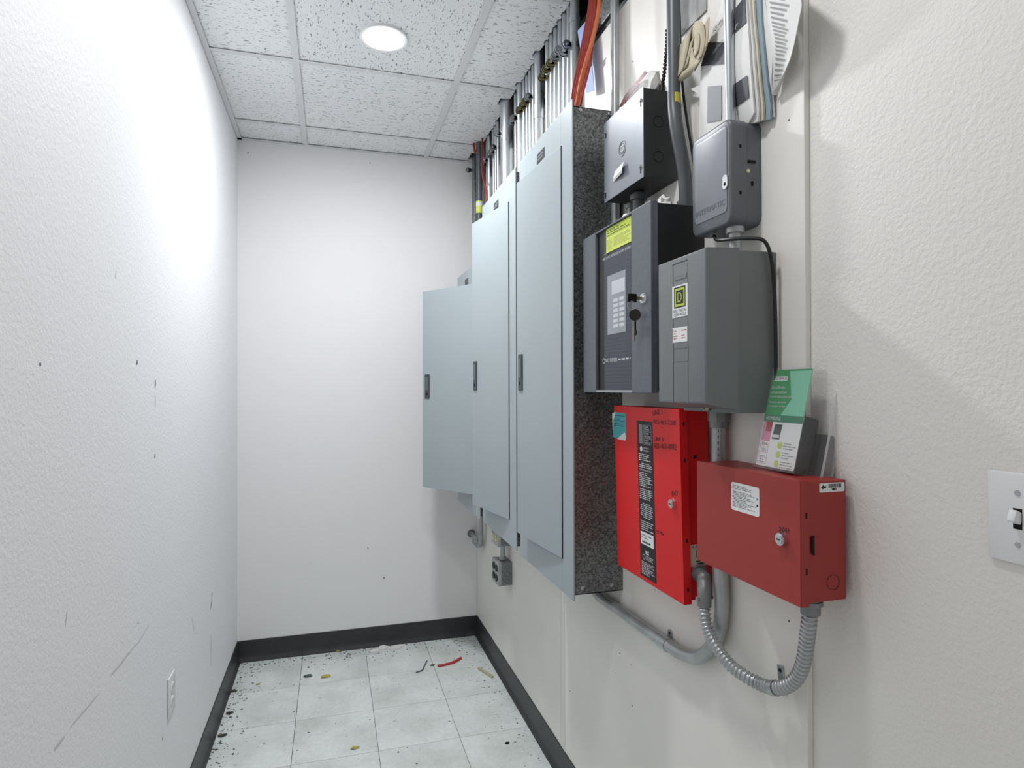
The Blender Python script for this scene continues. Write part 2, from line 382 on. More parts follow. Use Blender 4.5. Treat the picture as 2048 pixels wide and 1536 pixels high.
CL = [  # u at v, X of the axis, radius, top of which panel, material, clip
    (979.0, 344, .742, .0117, 'emt', 'zinc'), (987.4, 344, .744, .0090, 'emt_dull', 'zinc'), (991.6, 344, .744, .0090, 'emt', 'zinc'), (996.8, 344, .742, .0117, 'emt', 'zinc'),
    (1013.2, 300, .726, .0279, 'emt', 'zinc'),
    (1032.0, 270, .744, .0090, 'emt', 'zinc'), (1041.0, 250, .738, .0167, 'emt', 'zinc'),
    (1049.0, 230, .744, .0095, 'emt', 'brass_zinc'), (1055.2, 222, .744, .0095, 'emt', 'brass_zinc'), (1061.4, 215, .744, .0095, 'emt', 'brass_zinc'), (1067.6, 210, .744, .0095, 'emt', 'zinc'),
    (1078.2, 200, .737, .0180, 'emt', None),
    (1096.8, 170, .743, .0117, 'emt', 'brass_zinc'), (1105.4, 165, .743, .0117, 'emt', 'brass_zinc'), (1113.6, 160, .743, .0117, 'emt', 'brass_zinc'),
    (1122.4, 150, .743, .0117, 'emt', 'zinc'), (1131.4, 140, .743, .0117, 'emt', 'zinc'), (1140.4, 130, .743, .0117, 'emt', 'zinc'), (1150.0, 120, .740, .0148, 'emt_dull', None),
]
for u, v, X, r, m, cl in CL: CONDUIT_HOLES.append((cY(u, v, X), r * 1.25, X - r * 1.25))
CONDUIT_HOLES += [(3.2, .05, .705)]
for r_ in range(len(rows_y) - 1):
    y1, y0 = rows_y[r_] - .003, rows_y[r_ + 1] + .003
    for c_, (x0, x1) in enumerate(((XL + .003, CA - .003), (CA + .003, CA + S2 - .003), (CA + S2 + .003, XE))):
        mm = 'ct2' if (c_ == 1 and r_ == 2) or (c_ == 0 and r_ == 4) else 'ct1'
        b = MB()
        if c_ < 2: b.box(x0, x1, y0, y1, ZC + .0045, ZC + .016)
        else: b.prism(notched(x0, y0, x1, y1, CONDUIT_HOLES), ZC + .0045, ZC + .016)
        o = b.build('ceiling_tile', mm, ce)
for x in (CA, CA + S2): MB().box(x - .0119, x + .0119, YN, YB, ZC - .0012, ZC + .001, .0004).build('main_tee', 'tee', ce)
for y in rows_y[1:-1]:
    for x0, x1 in ((XL, CA - .012), (CA + .012, CA + S2 - .012), (CA + S2 + .012, XE - .03)):
        MB().box(x0, x1, y - .0119, y + .0119, ZC - .0006, ZC + .001, .0003).build('cross_tee', 'tee', ce)
MB().box(XL, XL + .021, YN, YB, ZC - .0016, ZC - .0002).box(XL, XL + .0008, YN, YB, ZC - .0016, ZC + .02).build('wall_angle', 'tee', ce)
MB().box(XL, XE - .02, YB - .021, YB, ZC - .0016, ZC - .0002).build('wall_angle', 'tee', ce)
# downlights: the one in view and an added unseen one that lifts the near walls
def downlight(LX, LY, label, lens):
  lt = thing('recessed_downlight', label, 'ceiling light', (LX, LY, ZC))
  MB().ring((LX, LY, ZC + .0046), (0, 0, -1), .071, .081, .0086, 48).build('trim_ring', 'plasticwhite', lt, True)
  b = MB(); n = 40; R_ = .0715
  vs = [(LX, LY, ZC - .0075)]; fs = []
  for k in range(1, 5):
    a = k / 4; vs += [(LX + R_ * a * math.cos(2 * math.pi * i / n), LY + R_ * a * math.sin(2 * math.pi * i / n), ZC - .0075 + .0045 * a ** 3) for i in range(n)]
  fs = [(0, 1 + i, 1 + (i + 1) % n) for i in range(n)] + [(1 + k * n + i, 1 + (k + 1) * n + i, 1 + (k + 1) * n + (i + 1) % n, 1 + k * n + (i + 1) % n) for k in range(3) for i in range(n)]
  b.add(vs, fs).build('lens', lens, lt, True)
downlight(.177, 2.191, 'round white recessed downlight shining in a ceiling tile', 'led')
downlight(.177, .913, 'added fill downlight out of view, brightening the near walls', 'led_fill')
# channel and bracket in the cavity above the boards
o = MB().box(.772, .80, .9, YB, PLY_TOP + .004, PLY_TOP + .012).box(.772, .776, .9, YB, PLY_TOP + .012, PLY_TOP + .03).build('steel_track', 'emt_dark'); tag(o, 'long dark steel track running above the painted boards', 'steel track')
o = MB().box(.80, .85, .9, YB, 2.47, 2.56, .003).build('steel_beam', 'emt_dark'); tag(o, 'dark steel beam in the gap above the wall boards', 'steel beam')

# ------------------------------------------------------------------ load centres: three grey panelboards
XF = .611; ND = XR - XF
def panelboard(label, ynear, width, z0, z1, dz0, dz1, hinge, L, ang, latch_z, name_px=None, door_label=None):
    yfar = ynear + width; F = WF(yfar, z0); W, H = width, z1 - z0
    t = thing('electrical_panel', label, 'electrical panel', (XR, (ynear + yfar) / 2, z0), 'grey electrical panels in a row on the wall')
    b = MB(F)                                                    # open-fronted tub
    e = .012
    b.box(e, W - e, e, H - e, 0, .003); b.box(e, e + .002, e, H - e, .003, ND - .004); b.box(W - e - .002, W - e, e, H - e, .003, ND - .004)
    b.box(e, W - e, e, e + .002, .003, ND - .004); b.box(e, W - e, H - e - .002, H - e, .003, ND - .004)
    tub = b.build('tub', 'galv', t)
    for s_, t_ in ((W - e, .02), (W - e, H - .03)):
        for n_ in (.035, .12): MB(F).cyl((s_ - .001, t_ + .01, n_), (s_ + .002, t_ + .01, n_), .005, 12).build('rivet', 'steel', tub)
    sh = W - (hinge - ynear); sf = sh - L                        # door opening in s
    a0, a1 = dz0 - z0, dz1 - z0
    b = MB(F)
    b.box(0, sf + .006, 0, H, ND - .004, ND, .0008).box(sh - .006, W, 0, H, ND - .004, ND, .0008)
    b.box(sf + .006, sh - .006, 0, a0 + .006, ND - .004, ND, .0008).box(sf + .006, sh - .006, a1 - .006, H, ND - .004, ND, .0008)
    fr = b.build('front_frame', 'ansi', t)
    plate(F, sf + .006, sh - .006, a0 + .006, a1 - .006, ND - .035, ND - .033, 'jbody', t, 'inner_cover')
    # door hinged at its right edge
    Dm = F @ Matrix.Translation((sh, 0, ND + .0012)) @ Matrix.Rotation(math.radians(ang), 4, 'Y') @ Matrix.Translation((-L, 0, 0))
    b = MB(Dm).box(0, L, a0, a1, 0, .0022, .0006).box(0, .0016, a0 + .001, a1 - .001, -.010, .0006).box(.002, L - .006, a1 - .002, a1 - .0005, -.010, .0006).box(.002, L - .006, a0 + .0005, a0 + .002, -.010, .0006)
    d = b.build('door', 'ansi', t)
    MB(F).cyl((sh + .0012, a0, ND + .001), (sh + .0012, a1, ND + .001), .0016, 8).build('hinge', 'jbody', t)
    lz = latch_z - z0
    lh = plate(Dm, .018, .05, lz - .058, lz + .058, .0022, .006, 'dkplate', d, 'latch', .0012)
    return t, F, Dm, d, (sf, sh, a0, a1, H, W), lz
PC = panelboard('largest grey panel nearest the red boxes, with bare galvanized side', 1.514, .476, .773, 2.100, .866, 2.004, 1.592, .330, 4.8, 1.386)
PB = panelboard('tall grey panel in the middle with its door slightly ajar', 2.036, .490, .775, 2.100, .866, 2.004, 2.119, .331, 10.4, 1.385)
PA = panelboard('short grey panel in the far corner with its door standing open', 2.580, .476, .772, 1.892, .864, 1.800, 2.668, .345, 33.0, 1.345)
for (t, F, Dm, d, q, lz), nm in ((PC, 1), (PB, 1), (PA, 0)):
    # latch details are sub-parts of the door: a slide and a keyhole
    MB(Dm).box(.023, .045, lz - .018, lz + .045, .006, .0072, .0004).build('latch_slide', 'timer', d)
    MB(Dm).cyl((.034, lz - .036, .006), (.034, lz - .036, .0066), .006, 12).build('keyhole', 'hole', d)
    MB(Dm).box(.026, .042, lz + .049, lz + .0505, .006, .0063).build('latch_rib', 'jbody', d)
    sf, sh, a0, a1, H, W = q
    cs = (sf + sh) / 2 - (.01 if nm else .0)
    pl = plate(F, cs - .034, cs + .034, a1 + .022, a1 + .052, ND, ND + .0012, 'nameplate', t, 'nameplate', .0004)
    if nm: rows(F, cs - .024, cs + .024, a1 + .028, a1 + .046, 2, ND + .0014, 'nameink', pl, 2, .6, word=.012, gaps=0)

# ------------------------------------------------------------------ conduits over the panels
ztop = 2.94
def clip(parent, y, X, r, z, m):
    b = MB().ring((X, y, z - .007), (0, 0, 1), r, r + .0014, .014, 20)
    # two round ears standing out from the pipe, with a bolt through them
    ex = X - r - .0135
    for yy in (y - .0065, y + .0035): b.cyl((ex, yy, z), (ex, yy + .003, z), .0135, 18).box(ex, X - r + .002, yy, yy + .003, z - .007, z + .007)
    o = b.build('clip', m, parent, True)
    MB().cyl((ex, y - .011, z), (ex, y + .010, z), .003, 8).cyl((ex, y - .0095, z), (ex, y - .0065, z), .0055, 6).build('bolt', 'steel', o)
ORD = ('first', 'second', 'third', 'fourth', 'fifth', 'sixth')
for k, (u, v, X, r, m, cl) in enumerate(CL):
    y = cY(u, v, X); z0 = 2.086 if y < 2.53 else 1.878
    side = 'middle' if y > 2.02 else 'largest'
    if r > .025: lab = 'thickest silver conduit pipe rising from the middle grey panel'
    elif k == 6: lab = 'medium silver conduit pipe at the far end of the largest panel top'
    elif k == 11: lab = 'medium silver conduit pipe midway along the largest panel top'
    elif k == 18: lab = 'dull silver conduit pipe just behind the red cables'
    elif k < 4: lab = ORD[3 - k] + ' thin silver conduit beyond the thickest pipe, counted from that pipe'
    elif k == 5: lab = 'thin silver conduit standing between the thickest pipe and a medium pipe'
    elif k < 11: lab = ORD[10 - k] + ' thin silver conduit beyond the medium midway pipe, counted from it'
    else: lab = ORD[17 - k] + ' thin silver conduit beyond the dull pipe behind the red cables'
    grp = 'thin conduits beyond the thick pipe' if k < 4 else 'thin conduits of the middle bunch' if k < 11 else 'thin conduits of the near bunch'
    t = thing('conduit_pipe', lab, 'conduit', (X, y, z0), grp)
    MB().cyl((X, y, z0), (X, y, ztop), r, 20).build('pipe', m, t, True)
    MB().ring((X, y, z0 + .002), (0, 0, 1), r, r + .003, .012, 20).build('locknut', 'zinc', t, True)
    zc = {4: 2.43, 6: 2.43, 12: 2.44, 17: 2.42}.get(k, 2.448)
    if cl: clip(t, y, X, r, zc, cl)
    if k == 4: MB().ring((X, y, 2.40), (0, 0, 1), r, r + .0018, .055, 28).build('coupling', 'emt', t, True)
    if cl: pass
    elif k == 11: MB().ring((X, y, 2.33), (0, 0, 1), r, r + .002, .05, 20).build('coupling', 'emt', t, True)
    else:
        MB().ring((X, y, 2.49), (0, 0, 1), r, r + .002, .018, 20).build('coupling', 'emt', t, True)
        clip(t, y, X, r, 2.417, 'zinc')
o = MB().box(XR - .032, XR - .0305, 1.655, 1.69, 2.285, 2.303).build('tape_tag', 'plaster'); tag(o, 'small pale tape tag stuck across a thin conduit', 'tape')
# grey conduit, galvanized wireway and wires in the far corner
y = cY(958.5, 344, .712)
t = thing('conduit_pipe', 'dark grey conduit pipe with a yellow label in the far corner', 'conduit', (.712, y, 1.878))
MB().cyl((.712, y, 1.878), (.712, y, ztop), .0165, 20).build('pipe', 'emt_dark', t, True)
p = onX(958, 420, .72); MB().ring((.712, y, p.z - .03), (0, 0, 1), .0166, .0172, .06, 20).build('sticker', 'yellow', t, True)
MB().ring((.712, y, p.z + .005), (0, 0, 1), .0172, .0175, .02, 20).build('sticker_head', 'white', t, True)
y = 3.225
ww_ = thing('wireway', 'speckled galvanized wireway rising from the far corner panel', 'wireway', (.738, y - .03, 1.25))
MB().box(onY(944, 400, y).x, .7595, y - .05, y, 1.25, 2.70, .002).build('channel', 'galv', ww_)
for (u, v) in ((937, 340), (943, 300)):
    p = onY(u, v, y - .03); ec = MB().cyl(p, p + Vector((0, .004, 0)), .014, 18).box(p.x, .725, p.y, p.y + .004, p.z - .008, p.z + .008).build('clip', 'zinc', ww_)
    MB().cyl(p - Vector((0, .008, 0)), p, .0055, 6).build('bolt', 'steel', ec)
for k, (u, v) in enumerate(((968.5, 344), (974.4, 344))):
    y = cY(u, v, .746); t = thing('conduit_pipe', 'very thin dull pipe beside the dark grey corner conduit, ' + ('farther of two' if k == 0 else 'nearer of two'), 'conduit', (.746, y, 2.08), 'very thin dull pipes in the corner')
    MB().cyl((.746, y, 2.088 if y < 2.52 else 1.878), (.746, y, ztop), .0075, 14).build('pipe', 'emt_dull', t, True); clip(t, y, .746, .0075, 2.45, 'zinc')
def cable(name, label, pts, r, m, cat='cable', group=None, n=8):
    return tag(MB().tube(smooth_path(pts), r, n).build(name, m, None, True), label, cat, group)
cable('red_wire', 'short orange red wire hanging left of the dark grey corner conduit', [onX(945, 262, .69), onX(947, 285, .688), onX(950, 305, .69)], .006, 'redcable', 'wire')
cable('red_wire', 'red wire dropping behind the thin corner pipes into the middle panel', [onX(965, 262, .72), onX(964, 330, .70), onX(966, 355, .69), onX(972, 380, .68), onX(974, 402, .68)], .0045, 'redcable', 'wire')
# ------------------------------------------------------------------ red and orange cables and the blue sheet over the largest panel
for k, (du, x_) in enumerate(((-9, .655), (-5, .648), (-1, .652), (3, .645), (8, .655), (12, .66))):
    pts = [onX(1188 + du * .55, -60, .70), onX(1184 + du * .6, 10, .70), onX(1176 + du * .9, 70, .695), onX(1166 + du * 1.1, 130, .68), onX(1155 + du, 180, .66), onX(1151 + du * .8, 212, .65)]
    cable('red_cable', ORD[k] + ' red cable from the left hanging into the largest panel top', pts, .0037, 'redcable', 'cable', 'red cables over the largest panel')
cable('orange_cable', 'orange cable twisting down in front of the red cables', [onX(1201, -60, .67), onX(1197, 20, .665), onX(1186, 75, .655), onX(1176, 110, .645), onX(1162, 160, .635), onX(1153, 212, .635)], .0055, 'orangecable')
def sheet(name, label, cat, left, right, Xl, Xr, m, th=.0015, cols=6, bow=0, group=None, parent=None, wave=None):
    # left/right: pixel polylines from bottom to top, at given X (numbers or lists): a curved paper sheet with thickness
    n = len(left); g = []
    for i in range(n):
        xl = Xl[i] if isinstance(Xl, (list, tuple)) else Xl; xr_ = Xr[i] if isinstance(Xr, (list, tuple)) else Xr
        a, b = onX(*left[i], xl), onX(*right[i], xr_); row = []
        for j in range(cols + 1):
            f = j / cols; p = a.lerp(b, f); p.x -= bow * math.sin(math.pi * f) + (wave(i, f) if wave else 0); row.append(p)
        g.append(row)
    vs = [p for r in g for p in r]; k = cols + 1; N = len(vs)
    vs2 = [p + Vector((th, 0, 0)) for p in vs]
    fs = [(i * k + j, i * k + j + 1, (i + 1) * k + j + 1, (i + 1) * k + j) for i in range(n - 1) for j in range(cols)]
    fb = [tuple(q + N for q in f)[::-1] for f in fs]
    rim = [j for j in range(k)] + [i * k + cols for i in range(1, n)] + [(n - 1) * k + j for j in range(cols - 1, -1, -1)] + [i * k for i in range(n - 2, 0, -1)]
    fr = [(rim[i], rim[(i + 1) % len(rim)], rim[(i + 1) % len(rim)] + N, rim[i] + N) for i in range(len(rim))]
    o = MB().add(vs + vs2, fs + fb + fr).build(name, m, parent, True)
    if label: tag(o, label, cat, group)
    return o, g
o, g = sheet('blue_sheet', 'pale blue sheet hanging behind the red cables', 'sheet', [(1172, 186), (1168, 140), (1160, 95), (1155, 62)], [(1188, 181), (1184, 130), (1182, 85), (1178, 35)], .735, .735, 'bluesheet')
# galvanized bracket above the boards
p = onX(1212, 28, .775)
o = MB().box(.762, .80, p.y - .06, p.y + .05, PLY_TOP + .031, PLY_TOP + .10, .002).build('galvanized_bracket', 'galv'); tag(o, 'speckled galvanized bracket beside the near vertical conduit top', 'bracket')

# ------------------------------------------------------------------ near vertical conduits
t = thing('conduit_pipe', 'grey conduit pipe rising alone between largest panel and black junction box', 'conduit', (.735, 1.482, 1.722))
yv = onX(1230, 100, .737).y
MB().cyl((.737, yv, 1.722), (.737, yv, ztop), .0117, 20).build('pipe', 'emt_dull', t, True)
MB().ring((.737, yv, 1.722), (0, 0, 1), .0117, .016, .02, 16).build('connector', 'zinc', t, True)
t = thing('conduit_pipe', 'dark bent conduit pipe entering top of black fire alarm cabinet', 'conduit', onX(1371, 404, .736))
pts = [onX(1346, -120, .715), onX(1346.5, -40, .715), onX(1347, 60, .715), onX(1347.5, 140, .715), onX(1348, 200, .715), onX(1351, 240, .714), onX(1357, 280, .719), onX(1364, 318, .728), onX(1369, 352, .734), onX(1371, 385, .736), onX(1371, 408, .736)]
pipe_bent = MB().tube(smooth_path(pts, 5), .0145, 20).build('pipe', 'emt_dark', t, True)
pa, pb = onX(1347.9, 190, .715), onX(1348.6, 217, .715); cd_ = math.atan2(-pa.y, -pa.x); vs = []
for pq in (pa, pb):
    for k in range(7):
        an = cd_ + math.radians(5 + 10 * k); vs.append(pq + Vector((math.cos(an), math.sin(an), 0)) * .0149)
MB().add(vs, [(k, k + 1, 8 + k, 7 + k) for k in range(6)]).build('sticker', mat('yellow_sticker', (196, 186, 60), .5), t)
q = onX(1371, 404, .736); MB().ring((q.x, q.y, 1.7215), (0, 0, 1), .0145, .019, .016, 16).build('connector', 'emt_dark', t, True)
cable('black_cable', 'thin black cable hanging beside the dark bent conduit', [onX(1357, -60, .735), onX(1360, 60, .735), onX(1364, 160, .735), onX(1374, 240, .745), onX(1384, 300, .752), onX(1390, 350, .755)], .0028, 'black')

# ------------------------------------------------------------------ upper junction box
YF = 1.444; F = WF(YF, 1.808); W, H, D = .206, .204, .089
t = thing('junction_box', 'square junction box with pale grey cover and four keyhole screws', 'junction box', (XR, YF - W / 2, 1.808))
MB(F).box(.002, W - .002, .002, H - .002, 0, D - .002, .0008).build('body', 'jbody', t)
cv = MB(F).box(0, W, 0, H, D - .002, D, .0006).build('cover', 'jcover', t)
for px in ((1281.5, 204), (1281.5, 337), (1212, 268), (1211.5, 388)):
    s_, t_ = stpx(F, D, *px)
    MB(F).box(s_ - .0022, s_ + .0022, t_ - .011, t_ + .002, D, D + .0004).build('keyhole', 'hole', cv)
    MB(F).cyl((s_, t_ + .004, D), (s_, t_ + .004, D + .004), .0048, 12, .0036).build('screw', 'steel', cv, True)
s_, t_ = stpx(F, D, 1244.5, 297)
lg = MB(F).ring((s_, t_, D), (0, 0, 1), .0165, .019, .0012, 28).build('embossed_emblem', 'jcover', cv, True)
MB(F).ring((s_, t_, D), (0, 0, 1), .0115, .0125, .001, 24).build('embossed_ring', 'timer', cv)
lettering(F, 'CG', s_ - .010, s_ + .010, t_ - .007, t_ + .007, D + .0012, 'white_ink', cv, 'embossed_letters')
for t_ in (.05, .13): MB(F).ring((W - .002, t_, .05), (1, 0, 0), .012, .013, .0006, 20).build('knockout', 'black', t)
# folded paper note taped to the cover
s0, t0 = stpx(F, D, 1229, 362); s1, t1 = stpx(F, D, 1252, 320)
nb = MB(F)
nb.add([(s0 + .003, t1 - .008, D + .001), (s1, t1 - .004, D + .006), (s1 - .002, t0 + .006, D + .010), (s0, t0 + .004, D + .004), (s0 - .008, t0 - .002, D + .001), (s1 - .004, t0 + .001, D + .008)], [(0, 1, 2, 3), (3, 2, 5, 4)])
tag(nb.build('paper_note', 'paper'), 'small folded white note stuck to the grey junction box cover', 'note')
t2 = thing('conduit_nipple', 'short dark nipple joining junction box and black alarm cabinet', 'conduit', (.715, 1.345, 1.722))
MB().cyl((.715, 1.345, 1.722), (.715, 1.345, 1.808), .0145, 16).ring((.715, 1.345, 1.79), (0, 0, 1), .0145, .021, .012, 16).build('nipple', 'emt_dark', t2, True)
t2 = thing('conduit_nipple', 'thin dark nipple at the far side under the junction box', 'conduit', (.735, 1.425, 1.722))
MB().cyl((.735, 1.425, 1.722), (.735, 1.425, 1.808), .009, 14).ring((.735, 1.425, 1.795), (0, 0, 1), .009, .013, .01, 14).build('nipple', 'emt_dull', t2, True)

# ------------------------------------------------------------------ black fire alarm cabinet
YF, Z0 = 1.490, 1.324; F = WF(YF, Z0); W, H, D = .356, .398, .129
t = thing('alarm_cabinet', 'black fire alarm control cabinet with key in its door lock', 'alarm cabinet', (XR, YF - W / 2, Z0))
MB(F).box(.003, W - .003, .003, H - .003, 0, D - .018, .001).build('body', 'notif', t)
def sx(u): return stpx(F, D, u, 620)[0]
sa, sb, sc_, sd = sx(1191), sx(1204), sx(1263), W
dr = MB(F).box(0, W, 0, H, D - .017, D - .008, .001).box(0, sa, 0, H, D - .008, D, .0012).box(sc_, sd, 0, H, D - .008, D, .0012).build('door', 'notif_front', t)
MB(F).box(sa, sc_, 0, .006, D - .008, D - .001, .0005).build('door_edge', 'zinc', dr); MB(F).box(sa, sc_, H - .004, H, D - .008, D - .001, .0005).build('door_edge', 'notif_front', dr)
MB(F).box(sa, sb, .006, H - .004, D - .0079, D - .0075).build('recessed_gap', 'black', dr)  # black strip drawn for the recessed gap beside the face plate
fp = MB(F).box(sb, sc_, .006, H - .004, D - .0079, D - .0060, .0003).build('face_plate', 'notif_plate', dr)
gl = MB(F)
for k in range(44): gl.box(sb + .001, sc_ - .001, .012 + k * .0085, .0125 + k * .0085, D - .0060, D - .0058)
gl.build('grid_lines', 'grid', dr)
r0 = stpx(F, D - .006, 1215, 548); r1 = stpx(F, D - .006, 1252, 663); r2 = stpx(F, D - .006, 1252, 538)
MB(F).add([(r0[0], r1[1], D - .0055), (r1[0], r1[1], D - .0055), (r1[0], r2[1], D - .0055), (r0[0], r2[1], D - .0055)], [(0, 1, 2, 3)]).build('window_pane', 'lcd', dr)
wb = MB(F); ww = r1[0] - r0[0]; wh = r2[1] - r1[1]
for c_ in (0, 1):
    for k in range(6): wb.box(r0[0] + ww * (.33 + c_ * .34), r0[0] + ww * (.60 + c_ * .33), r1[1] + wh * (.10 + k * .085), r1[1] + wh * (.155 + k * .085), D - .0054, D - .0052)
wb.box(r0[0] + ww * .25, r1[0] - ww * .04, r1[1] + wh * .66, r1[1] + wh * .88, D - .0054, D - .0052)
wb.build('window_buttons', 'lcd_lite', dr)
a0 = stpx(F, D - .006, 1211, 725); a1 = stpx(F, D - .006, 1235, 718); a2 = stpx(F, D - .006, 1262, 719)
lettering(F, 'NOTIFIER', a0[0], a1[0], a0[1], a0[1] + .009, D - .0055, 'white_ink', dr)
rows(F, a1[0] + .006, a2[0] - .001, a0[1] + .002, a0[1] + .0065, 1, D - .0055, 'white_ink', dr, 2, .8, word=.022, gaps=0)
MB(F).ring((a0[0] - .008, a0[1] + .004, D - .0057), (0, 0, 1), .005, .0065, .0004, 16).build('emblem', 'white_ink', dr)
e0 = stpx(F, D - .006, 1206, 519); e1 = stpx(F, D - .006, 1262, 506)
lettering(F, 'FIRE DETECTION AND ALARM SYSTEM', e0[0], e1[0], e0[1] - .004, e0[1] + .002, D - .0055, 'white_ink', dr)
# yellow card with a bent corner
y0 = stpx(F, D - .004, 1212, 455); y1 = stpx(F, D - .004, 1262, 500)
yc = MB(F).box(y0[0], y1[0], e0[1] + .010, H - .006, D - .0050, D - .0046).add([(y0[0], e0[1] + .010, D - .0046), (y0[0] + .012, e0[1] + .010, D - .0046), (y0[0] - .004, e0[1] + .004, D + .004)], [(0, 1, 2)]).build('inspection_card', 'yellow'); tag(yc, 'yellow printed card tucked in the black alarm cabinet window', 'card')
tc_ = H - .006
MB(F).box(y0[0], y1[0], tc_ - .022, tc_, D - .0046, D - .0045).build('card_header', 'yellow_head', yc)
rows(F, y0[0] + .004, y1[0] - .003, tc_ - .020, tc_ - .003, 3, D - .0044, 'olive_ink', yc, 3, .5, word=.02, gaps=0)
rows(F, y0[0] + .004, y0[0] + .034, e0[1] + .014, tc_ - .026, 10, D - .0045, 'olive_ink', yc, 4, .3, word=.008)
rows(F, y0[0] + .04, y1[0] - .003, e0[1] + .014, tc_ - .026, 10, D - .0045, 'olive_ink', yc, 5, .3, word=.008)
# lock and keys
ls, lt_ = stpx(F, D, 1287, 597)
lk = MB(F).cyl((ls, lt_, D), (ls, lt_, D + .004), .0115, 20, .010).cyl((ls, lt_, D + .004), (ls, lt_, D + .006), .006, 16).build('lock', 'chrome', dr, True)
k0 = F @ Vector((ls, lt_, D + .006))
kt = thing('key', 'key with black head turned in the alarm cabinet lock', 'key', k0)
MB(F).box(ls - .001, ls + .001, lt_ - .003, lt_ + .003, D + .006, D + .016).build('blade', 'keybrass', kt)
MB(F).prism([(ls - .001 + x, lt_ + y) for x, y in ((-.0015, -.009), (.0015, -.009), (.0015, .009), (-.0015, .009))], D + .016, D + .036, bev=.001).build('head', 'keyblack', kt)
MB(F).ring((ls, lt_ - .016, D + .028), (1, 0, .25), .0085, .0095, .0012, 20).build('key_ring', 'steel', kt, True)
k2 = thing('key', 'dark key hanging on a ring from the alarm cabinet lock', 'key', F @ Vector((ls - .002, lt_ - .06, D + .026)))
hd = MB(F); hd.cyl((ls - .003, lt_ - .035, D + .018), (ls - .003 + .002, lt_ - .035, D + .020), .0125, 18).build('head', 'keyblack', k2, True)
MB(F).box(ls - .006, ls - .0005, lt_ - .078, lt_ - .046, D + .017, D + .0195).box(ls - .0005, ls + .0025, lt_ - .075, lt_ - .068, D + .017, D + .0195).build('blade', 'keyblack', k2)
k3 = MB(F).box(ls - .016, ls - .012, lt_ - .090, lt_ - .042, D + .014, D + .016).box(ls - .018, ls - .016, lt_ - .085, lt_ - .06, D + .014, D + .016).cyl((ls - .012, lt_ - .036, D + .014), (ls - .012, lt_ - .036, D + .016), .010, 18).build('key', 'keybrass')
tag(k3, 'brass key hanging behind the dark one under the cabinet lock', 'key')

# ------------------------------------------------------------------ timer switch box
YF, Z0 = 1.079, 1.634; F = WF(YF, Z0); W, H, D = .123, .192, .067
t = thing('timer_box', 'small rounded grey timer box above the large grey enclosure', 'timer', (XR, YF - W / 2, Z0))
MB(F).prism(rrect(0, W, 0, H, .017), 0, D * .72, bev=.0005).build('body', 'timer', t, True)
dr = MB(F).prism(rrect(-.0015, W + .0015, -.0015, H + .0015, .018), D * .5, D, bev=.006).build('door', 'timer', t, True)
MB(F).prism(rrect(.012, W - .009, .022, H - .012, .008), D - .0002, D + .0012, bev=.0008).build('raised_face', 'timer_face', dr, True)
lettering(F, 'INTERMATIC', .016, W - .014, .036, .047, D + .0018, 'timer', dr, 'embossed_letters')
hs, ht = stpx(F, D, 1452, 364)
hp = MB(F).prism(rrect(hs - .007, hs + .007, ht - .013, ht + .013, .0065), D, D + .003).build('hasp', 'chrome', dr, True)
MB(F).cyl((hs, ht - .004, D + .003), (hs, ht - .004, D + .0032), .0035, 10).build('hasp_hole', 'hole', dr)
b = MB(F)
for t_, n_, a, c_ in ((H - .052, D * .70, .003, .0022), (.055, D * .70, .003, .0022), (H - .078, .022, .0022, .008), (H - .118, .021, .004, .002)):
    MB(F).box(W - .001, W + .0022, t_ - a, t_ + a, n_ - c_, n_ + c_).build('side_slot', 'hole', t)
MB(F).cyl((W, H * .5, D * .45), (W + .003, H * .5, D * .45), .0035, 12).build('screw', 'ivory', t, True)
# silver conduit into the timer
t2 = thing('conduit_pipe', 'slim silver conduit pipe standing on top of the timer box', 'conduit', onX(1462, 248, .722))
MB().tube([onX(1462, 250, .722), onX(1455, -120, .722)], .0092, 18).build('pipe', 'emt', t2, True)
# nipple between timer and grey enclosure, and the black cable
t2 = thing('conduit_nipple', 'short grey nipple between timer box and large grey enclosure', 'conduit', (.722, 1.0, 1.58))
pn = onX(1470, 470, .722); MB().cyl((.722, pn.y, 1.575), (.722, pn.y, 1.640), .0115, 18).ring((.722, pn.y, 1.622), (0, 0, 1), .0115, .017, .011, 18).build('nipple', 'emt_dull', t2, True)
cable('black_cable', 'black cable looping from timer box down beside the large grey enclosure', [onX(1428, 472, .71), onX(1435, 480, .70), onX(1465, 478, .70), onX(1500, 477, .715), onY(1527, 481, .913), onY(1541, 510, .909), onY(1548, 570, .909), onY(1551, 650, .909), onY(1552, 735, .909), onY(1550, 800, .909)], .0033, 'black')

# ------------------------------------------------------------------ large grey enclosure
YF, Z0 = 1.082, 1.290; F = WF(YF, Z0); D = .145; XN = .915; W = YF - XN; H = 1.578 - Z0; DM = XR - onY(1476.5, 483, XN).x
t = thing('control_enclosure', 'large grey control enclosure with square letter badge', 'control enclosure', (XR, YF - W / 2, Z0))
MB(F).box(.003, W - .003, 0, H - .002, 0, DM, .002).build('body', 'sqd', t)
cv = MB(F).prism([(0, .0), (W, .0), (W, H), (0, H)], DM - .002, DM + .004).prism([(0, .006), (W, .006), (W, H), (0, H)], DM + .004, D, [(.004, .017), (W - .004, .017), (W - .004, H - .002), (.004, H - .002)], .004).build('cover', 'sqd', t, True)
g0 = stpx(F, D, 1346, 530); g1 = stpx(F, D, 1376, 800)
MB(F).box(g0[0] - .0006, g0[0] + .0006, .017, g0[1], D, D + .0004).box(g0[0], g1[0], g0[1] - .0008, g0[1] + .0008, D, D + .0004).build('groove', 'jbody', cv)
